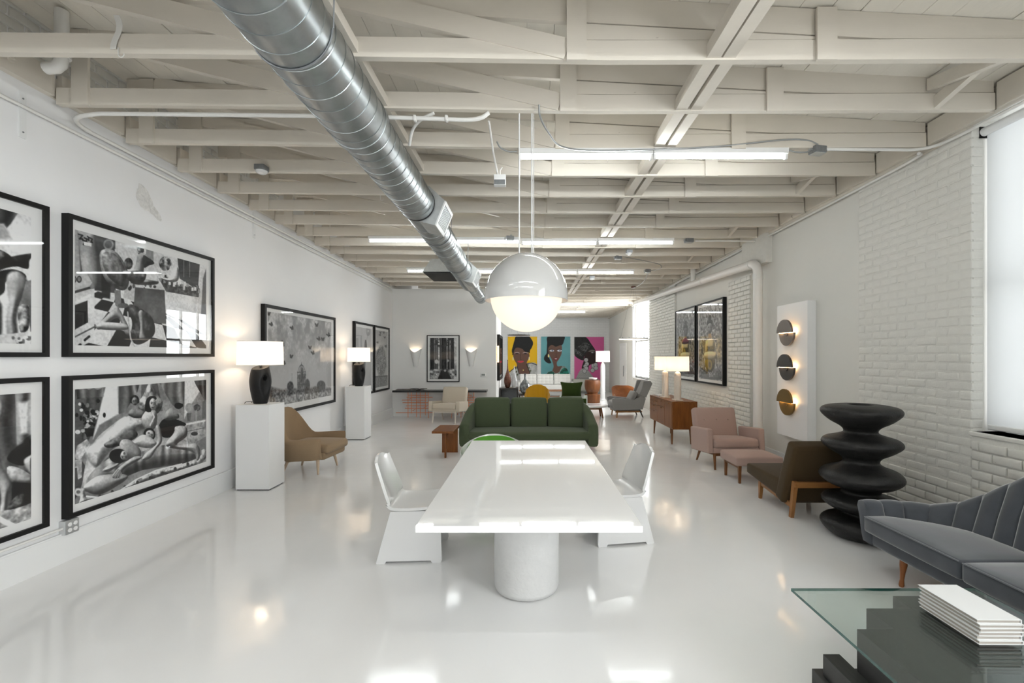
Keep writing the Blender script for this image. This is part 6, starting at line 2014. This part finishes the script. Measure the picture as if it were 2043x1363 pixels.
# mirror and sconce on the side of the partition
t = thing('framed_mirror', 'tall black framed mirror on the partition end wall', 'mirror', (-0.86, 13.25, 1.565), R(90))
b = MB(); w, h, f = 0.75, 0.635, 0.07
for x0, x1, z0, z1 in ((-w, w, h - f, h), (-w, w, -h, -h + f), (-w, -w + f, -h + f, h - f), (w - f, w, -h + f, h - f)):
    b.box(x0, x1, -0.075, -0.001, z0, z1)
b.build('frame', M_black, t)
bx('mirror_glass', pm('mirror', (0.85, 0.86, 0.86), 0.02, metal=1.0), t, -w + f, w - f, -0.06, -0.03, -h + f, h - f)
s_ = thing('wall_sconce', 'slim glowing sconce on the partition end beside the mirror', 'wall lamp', (-0.86, 12.33, 1.66), R(90))
bx('backplate', pm('brass_plate', (0.6, 0.4, 0.15), 0.35, metal=0.9), s_, -0.025, 0.025, -0.012, -0.001, -0.2, 0.2)
MB().cyl((0, -0.04, -0.22), (0, -0.04, 0.22), 0.018, n=12).build('glass_tube', emissive('sconce_tube', (1.0, 0.72, 0.45), 9), s_, 60)

# ------------------------------------------------------------------ far seating area
M_darkwood = pm('espresso_wood', (0.03, 0.026, 0.024), 0.35, var=(20, 0.3))
t = thing('side_console', 'dark open box console holding the bottles near the mirror', 'table', (-0.57, 13.75, 0))
b = MB(); b.box(-0.27, 0.27, -0.35, 0.35, 0.62, 0.66); b.box(-0.27, 0.27, -0.35, 0.35, 0.08, 0.12)
b.build('shelf', M_darkwood, t)
for x in (-0.27, 0.235):
    bx('side_panel', M_darkwood, t, x, x + 0.035, -0.35, 0.35, 0.0, 0.62)
bx('back_panel', M_grey, t, -0.235, 0.235, 0.33, 0.345, 0.12, 0.62)
t = thing('bench', 'low dark bench under the round glass vase', 'bench', (-0.03, 13.6, 0))
MB().rbox(-0.26, 0.40, -0.22, 0.22, 0.44, 0.49, 0.004, 1).build('bench_top', M_darkwood, t)
for x in (-0.25, 0.35):
    bx('side_panel', M_darkwood, t, x, x + 0.04, -0.21, 0.21, 0.0, 0.44)


def bottle(nm, label, loc, prof, mat, extra=None, n=24):
    o = MB().lathe(prof, (0, 0, 0), n, True, False).build(nm, mat, None, 60, loc)
    tag(o, label, 'vase')
    if extra:
        MB().lathe(extra[0], (0, 0, 0), n).build('liquid', extra[1], o, 60)
    return o


def gl_mat(name, col, tr, rough=0.05, ior=1.35):
    m = pm(name, col, rough); m.node_tree.nodes['Principled BSDF'].inputs['Transmission Weight'].default_value = tr
    m.node_tree.nodes['Principled BSDF'].inputs['IOR'].default_value = ior
    return m


def sp2(pts, k=5):
    return [(max(0.001, p[0]), p[2]) for p in smooth_path([(a, 0, z) for a, z in pts], k)]


bottle('glass_bottle', 'tall amber-brown glass bottle on the dark console', (-0.62, 13.6, 0.66),
       sp2([(0.05, 0), (0.075, 0.03), (0.105, 0.14), (0.108, 0.22), (0.085, 0.34), (0.045, 0.46), (0.024, 0.56), (0.016, 0.70), (0.014, 0.84)]), gl_mat('amber_glass', (0.22, 0.09, 0.06), 0.55),
       (sp2([(0.04, 0.006), (0.068, 0.03), (0.097, 0.14), (0.097, 0.16), (0.002, 0.162)]), pm('dark_liquid', (0.03, 0.006, 0.01), 0.2)))
bottle('glass_bottle', 'clear white glass bottle right of the amber bottle', (-0.42, 13.62, 0.66),
       sp2([(0.045, 0), (0.07, 0.03), (0.088, 0.13), (0.08, 0.24), (0.05, 0.36), (0.024, 0.48), (0.014, 0.58), (0.011, 0.66)]), gl_mat('clear_glass', (0.80, 0.82, 0.83), 0.6))
vg = pm('mottled_glass', (0.30, 0.33, 0.34), 0.12, metal=0.35, var=(16, 0.85), bump=(30, 0.4, 0.01))
bottle('round_vase', 'round mottled silver glass vase on the low bench', (-0.10, 13.55, 0.49),
       sp2([(0.06, 0), (0.12, 0.04), (0.158, 0.16), (0.14, 0.28), (0.08, 0.37), (0.035, 0.43), (0.026, 0.52), (0.035, 0.60)]), vg)

# yellow channel chair
M_yel = fabric('mustard_velvet', (0.56, 0.285, 0.012), 0.12, 120, 0.4)
c = thing('lounge_chair', 'mustard yellow channel-back chair behind the green sofa', 'chair', (0.245, 12.55, 0), R(180))
rings = []; n = 48; grid = []
for i in range(49):
    a = PI * i / 48; row = []
    rr = 1 + 0.028 * abs(math.sin(a * 8))
    for j in range(10):
        k = j / 9; w = 0.27 + 0.03 * k
        h = 0.30 + (0.50 * math.sin(a) ** 0.55 if math.sin(a) > 0 else 0) * k + 0.05 * k
        row.append((math.cos(a) * w * rr, 0.02 + math.sin(a) * (0.22 + 0.06 * k) * rr, h))
    grid.append(row)
MB().shell(grid, 0.05).build('backrest', M_yel, c, 70)
MB().rbox(-0.27, 0.27, -0.30, 0.22, 0.27, 0.43, 0.05, 3, n=4, bulge=(0, 0.01, 0.02)).build('seat_cushion', M_yel, c, 60)
for sx in (-1, 1):
    for y in (-0.22, 0.2):
        leg(c, (sx * 0.2, y, 0.29), (sx * 0.24, y * 1.15, 0), 0.02, 0.012, M_walnut)

# green velvet chair + cushion
M_dgreen = fabric('moss_velvet', (0.038, 0.066, 0.012), 0.25, 90, 0.5)
c = club_chair('armchair', 'dark moss green armchair turned away behind the sofa', (1.25, 12.75, 0), R(170), 0.78, M_dgreen, M_walnut, 0.11, 0.46, 0.50, 0.36, D=0.74)


def pinch(x, y, z):
    e = 1 + 0.13 * abs(x / 0.27) ** 3 * abs(z / 0.25) ** 3
    th = (1 - 0.8 * abs(x / 0.27) ** 3) * (1 - 0.8 * abs(z / 0.25) ** 3)
    return (x * e * (1 - 0.06 * (1 - (z / 0.25) ** 2) * (abs(x) / 0.27)), y * max(0.12, th), z * e)


o = MB().rbox(-0.28, 0.28, -0.07, 0.07, -0.25, 0.25, 0.03, 2, n=8, fn=pinch).build('throw_cushion', M_dgreen, None, 70, (1.20, 12.66, 0.625))
o.rotation_euler = (R(14), 0, R(-4))
tag(o, 'square moss green velvet cushion standing on the green chair', 'cushion')

# white oval coffee table
t = thing('coffee_table', 'white oval coffee table on walnut legs right of the sofa', 'table', (1.60, 11.95, 0))
MB().lathe([(0.0, 0.27), (0.40, 0.27), (0.445, 0.29), (0.445, 0.315), (0.42, 0.325), (0.0, 0.327)], (0, 0, 0), 40, sx=1.12, sy=0.72).build('tabletop', M_white, t, 40)
for x, y in ((0.33, -0.16), (0.33, 0.16), (-0.33, -0.16), (-0.33, 0.16)):
    leg(t, (x * 0.85, y, 0.27), (x, y * 1.1, 0), 0.026, 0.02, M_walnut)
bx('apron', M_walnut_x, t, -0.28, 0.28, -0.02, 0.02, 0.2, 0.27)

# carved wood stool with a white bowl on it
M_carved = wood('carved_wood', (0.15, 0.050, 0.013), (0.075, 0.024, 0.006), 'z', 0.45, 2.5)
o = MB().lathe(sp2([(0.255, 0), (0.26, 0.03), (0.262, 0.26), (0.25, 0.285), (0.19, 0.30), (0.185, 0.33), (0.215, 0.38), (0.255, 0.47), (0.275, 0.62), (0.262, 0.76), (0.24, 0.775)], 4), (0, 0, 0), 36).build('carved_stool', M_carved, None, 50, (2.22, 15.75, 0))
tag(o, 'turned wooden drum stool with a waist beside the white floor lamp', 'stool')
o = MB().lathe([(0.0, 0), (0.07, 0.0), (0.13, 0.03), (0.15, 0.075), (0.14, 0.075), (0.06, 0.02), (0.0, 0.018)], (0, 0, 0), 24).build('white_bowl', M_cer, None, 50, (2.24, 15.75, 0.778))
tag(o, 'shallow white bowl on top of the carved wooden stool', 'bowl')

# floor lamp
l = thing('floor_lamp', 'tall white floor lamp with square-looking drum shade before the pink portrait', 'lamp', (2.70, 16.5, 0))
MB().lathe([(0.13, 0), (0.13, 0.02), (0.10, 0.04), (0.085, 0.10), (0.085, 1.20), (0.07, 1.30), (0.035, 1.36), (0.02, 1.40)], n=28).build('lamp_base', M_cer, l, 50)
MB().cyl((0, 0, 1.38), (0, 0, 1.5), 0.008, n=8).build('stem', M_grey, l, 40)
drum(l, 0.255, 1.40, 1.79, shade_mat('floor_lamp_shade', (0.84, 0.82, 0.79), (1.0, 0.88, 0.76), 0.10, 0.5), 0.97)
point_light('lamp_glow', (2.70, 16.5, 1.6), 2, WARM, 0.06)

# white tufted sofa
M_wsofa = fabric('white_boucle', (0.64, 0.63, 0.60), 0.06, 120)
s = thing('sofa', 'white tufted sofa on a walnut frame below the portraits', 'sofa', (0.66, 17.6, 0))
MB().rbox(-1.0, 1.0, -0.42, 0.36, 0.34, 0.50, 0.03, 2).build('seat_cushion', M_wsofa, s, 50)
for i, x in enumerate((-0.665, 0, 0.665)):
    Bm = Matrix.Translation((x, 0.20, 0.5)) @ Euler((R(-10), 0, 0)).to_matrix().to_4x4()

    def tuft(x_, y_, z_):
        if y_ < 0:
            y_ += 0.012 * (math.cos(x_ / 0.16 * PI) ** 8 + math.cos((z_ - 0.2) / 0.13 * PI) ** 8)
        return (x_, y_, z_)
    MB().rbox(-0.325, 0.325, -0.08, 0.08, 0.0, 0.40, 0.03, 2, n=24, fn=tuft, M=Bm).build('back_cushion', M_wsofa, s, 60)
bx('frame_rail', M_walnut_x, s, -1.0, 1.0, -0.40, 0.40, 0.27, 0.335)
for x in (-0.9, 0.9):
    for y in (-0.33, 0.33):
        leg(s, (x, y, 0.28), (x, y, 0), 0.022, 0.015, M_walnut)
for x in (-1.02, 1.02):
    MB().rbox(x - 0.045, x + 0.045, -0.4, 0.4, 0.3, 0.62, 0.03, 2).build('arm', pm('grey_arm', (0.5, 0.5, 0.48), 0.8), s, 50)

t = thing('coffee_table', 'walnut slatted coffee table in front of the white sofa', 'table', (1.12, 15.9, 0))
MB().rbox(-0.62, 0.62, -0.28, 0.28, 0.395, 0.425, 0.004, 1).build('tabletop', M_walnut_x, t)
bx('lower_shelf', M_walnut_x, t, -0.56, 0.56, -0.24, 0.24, 0.20, 0.215)
for x in (-0.58, 0.58):
    for y in (-0.24, 0.24):
        leg(t, (x, y, 0.395), (x, y, 0), 0.018, 0.016, M_walnut, sq=True)
t = thing('sideboard', 'low grey sideboard against the far wall behind the stool', 'sideboard', (2.45, 19.6, 0))
Msg = pm('sage_grey', (0.42, 0.42, 0.37), 0.5)
MB().rbox(-0.55, 0.55, -0.25, 0.25, 0.12, 0.62, 0.006, 1).build('carcass', Msg, t)
for x in (-0.27, 0.27):
    MB().rbox(x - 0.255, x + 0.255, -0.268, -0.251, 0.14, 0.60, 0.003, 1).build('door', Msg, t)
for x in (-0.48, 0.48):
    for y in (-0.2, 0.2):
        leg(t, (x, y, 0.12), (x, y, 0), 0.02, 0.015, M_walnut)

# curved wood-backed chair by the window
M_orange = wood('orange_teak', (0.27, 0.088, 0.024), (0.19, 0.058, 0.016), 'x', 0.35)
c = thing('barrel_chair', 'curved teak barrel chair behind the grey wing chair', 'chair', (2.98, 14.35, 0), R(165))
ushell(upath(0.29, -0.20, 0.26), lambda t: 0.26, lambda t: 0.60 + 0.10 * sstep(0.1, 0.4, min(t, 1 - t)), lambda t, k: 0.05 * k, 0.022, 8, 'backrest', M_orange, c)
MB().rbox(-0.27, 0.27, -0.28, 0.22, 0.30, 0.42, 0.04, 3, bulge=(0, 0, 0.02), n=4).build('seat_cushion', pm('rust_cloth', (0.35, 0.2, 0.12), 0.8), c, 60)
for sx in (-1, 1):
    for y in (-0.2, 0.18):
        leg(c, (sx * 0.22, y, 0.30), (sx * 0.25, y * 1.2, 0), 0.02, 0.013, M_walnut)

# grey wing lounge chair (local -y forward, turned to face left)
M_lgrey = fabric('light_grey_wool', (0.30, 0.29, 0.28), 0.12, 220)
c = thing('wing_chair', 'light grey wing-back lounge chair facing left by the far window', 'chair', (2.62, 12.15, 0), R(-88))
MB().rbox(-0.27, 0.27, -0.44, 0.26, 0.26, 0.42, 0.045, 3, n=5, bulge=(0, 0.015, 0.025)).build('seat_cushion', M_lgrey, c, 60)
Bm = Matrix.Translation((0, 0.20, 0.30)) @ Euler((R(-24), 0, 0)).to_matrix().to_4x4()
MB().rbox(-0.29, 0.29, -0.02, 0.12, 0.0, 0.74, 0.05, 3, n=5, bulge=(0, 0.02, 0.01), M=Bm).build('backrest', M_lgrey, c, 60)
for sx in (-1, 1):
    x = sx * 0.31
    MB().prism([(-0.10, 0.30), (0.10, 0.30), (0.10, 0.70), (0.03, 0.74), (-0.13, 0.66), (-0.10, 0.46)], 'x', x - 0.03, x + 0.03, M=Bm @ Matrix.Translation((0, 0.02, 0))).build('wing', M_lgrey, c, 40)
    MB().prism([(-0.42, 0.20), (-0.46, 0.49), (-0.38, 0.515), (0.12, 0.47), (0.34, 0.56), (0.42, 0.5), (0.34, 0.22)], 'x', x - 0.035, x + 0.035).build('arm', M_lgrey, c, 40)
    MB().prism([(-0.36, 0.13), (-0.36, 0.175), (0.34, 0.175), (0.34, 0.14)], 'x', x - 0.05, x - 0.02).build('side_rail', M_oak, c)
    leg(c, (sx * 0.285, -0.30, 0.24), (sx * 0.30, -0.33, 0), 0.024, 0.016, M_oak)
    leg(c, (sx * 0.285, 0.28, 0.20), (sx * 0.30, 0.36, 0), 0.022, 0.014, M_darkwood)
MB().rbox(-0.28, 0.28, -0.40, 0.30, 0.17, 0.27, 0.03, 2).build('seat_base', M_lgrey, c, 50)
Bm2 = Matrix.Translation((0, 0.09, 0.42)) @ Euler((R(-28), 0, 0)).to_matrix().to_4x4()
MB().rbox(-0.25, 0.25, -0.06, 0.05, 0.0, 0.27, 0.04, 3, n=4, bulge=(0, 0.02, 0), M=Bm2).build('lumbar_cushion', M_lgrey, c, 60)


# ring pendants
def ring_lamp(label, x, y, z, r, ztop_, mat, lit):
    p = thing('ring_pendant', label, 'pendant lamp', (x, y, z))
    n = 48
    MB().tube([(math.cos(2 * PI * k / n) * r, math.sin(2 * PI * k / n) * r, 0) for k in range(n)], 0.014, 8, True).build('ring', mat, p, 60)
    MB().tube([(math.cos(2 * PI * k / n) * (r - 0.004), math.sin(2 * PI * k / n) * (r - 0.004), -0.0145) for k in range(n)], 0.006, 6, True).build('light_strip', emissive('ring_strip', (1, 0.86, 0.7), 3.0 if lit else 0.2), p, 60)
    for k in range(3):
        a = 2 * PI * k / 3 + 0.4
        MB().cyl((math.cos(a) * r, math.sin(a) * r, 0.01), (math.cos(a) * 0.03, math.sin(a) * 0.03, ztop_ - z - 0.05), 0.0015, n=5).build('wire', M_grey, p)
    for k in range(12):
        a = 2 * PI * k / 12
        MB().cyl((math.cos(a) * r, math.sin(a) * r, 0.012), (math.cos(a) * r, math.sin(a) * r, 0.035), 0.007, n=6).build('stud', M_grey, p)
    MB().lathe([(0.055, -0.05), (0.06, -0.045), (0.06, 0.0), (0.0, 0.001)], (0, 0, ztop_ - z), 20).build('canopy', pm('rust_canopy', (0.14, 0.06, 0.04), 0.5), p, 40)


ring_lamp('thin lit ring pendant hanging in front of the far window', 2.68, 11.6, 2.045, 0.36, 3.385, M_paper, True)
ring_lamp('thin black ring pendant hanging above the yellow portrait', -0.30, 14.6, 2.275, 0.35, 3.345, M_blackmetal, False)
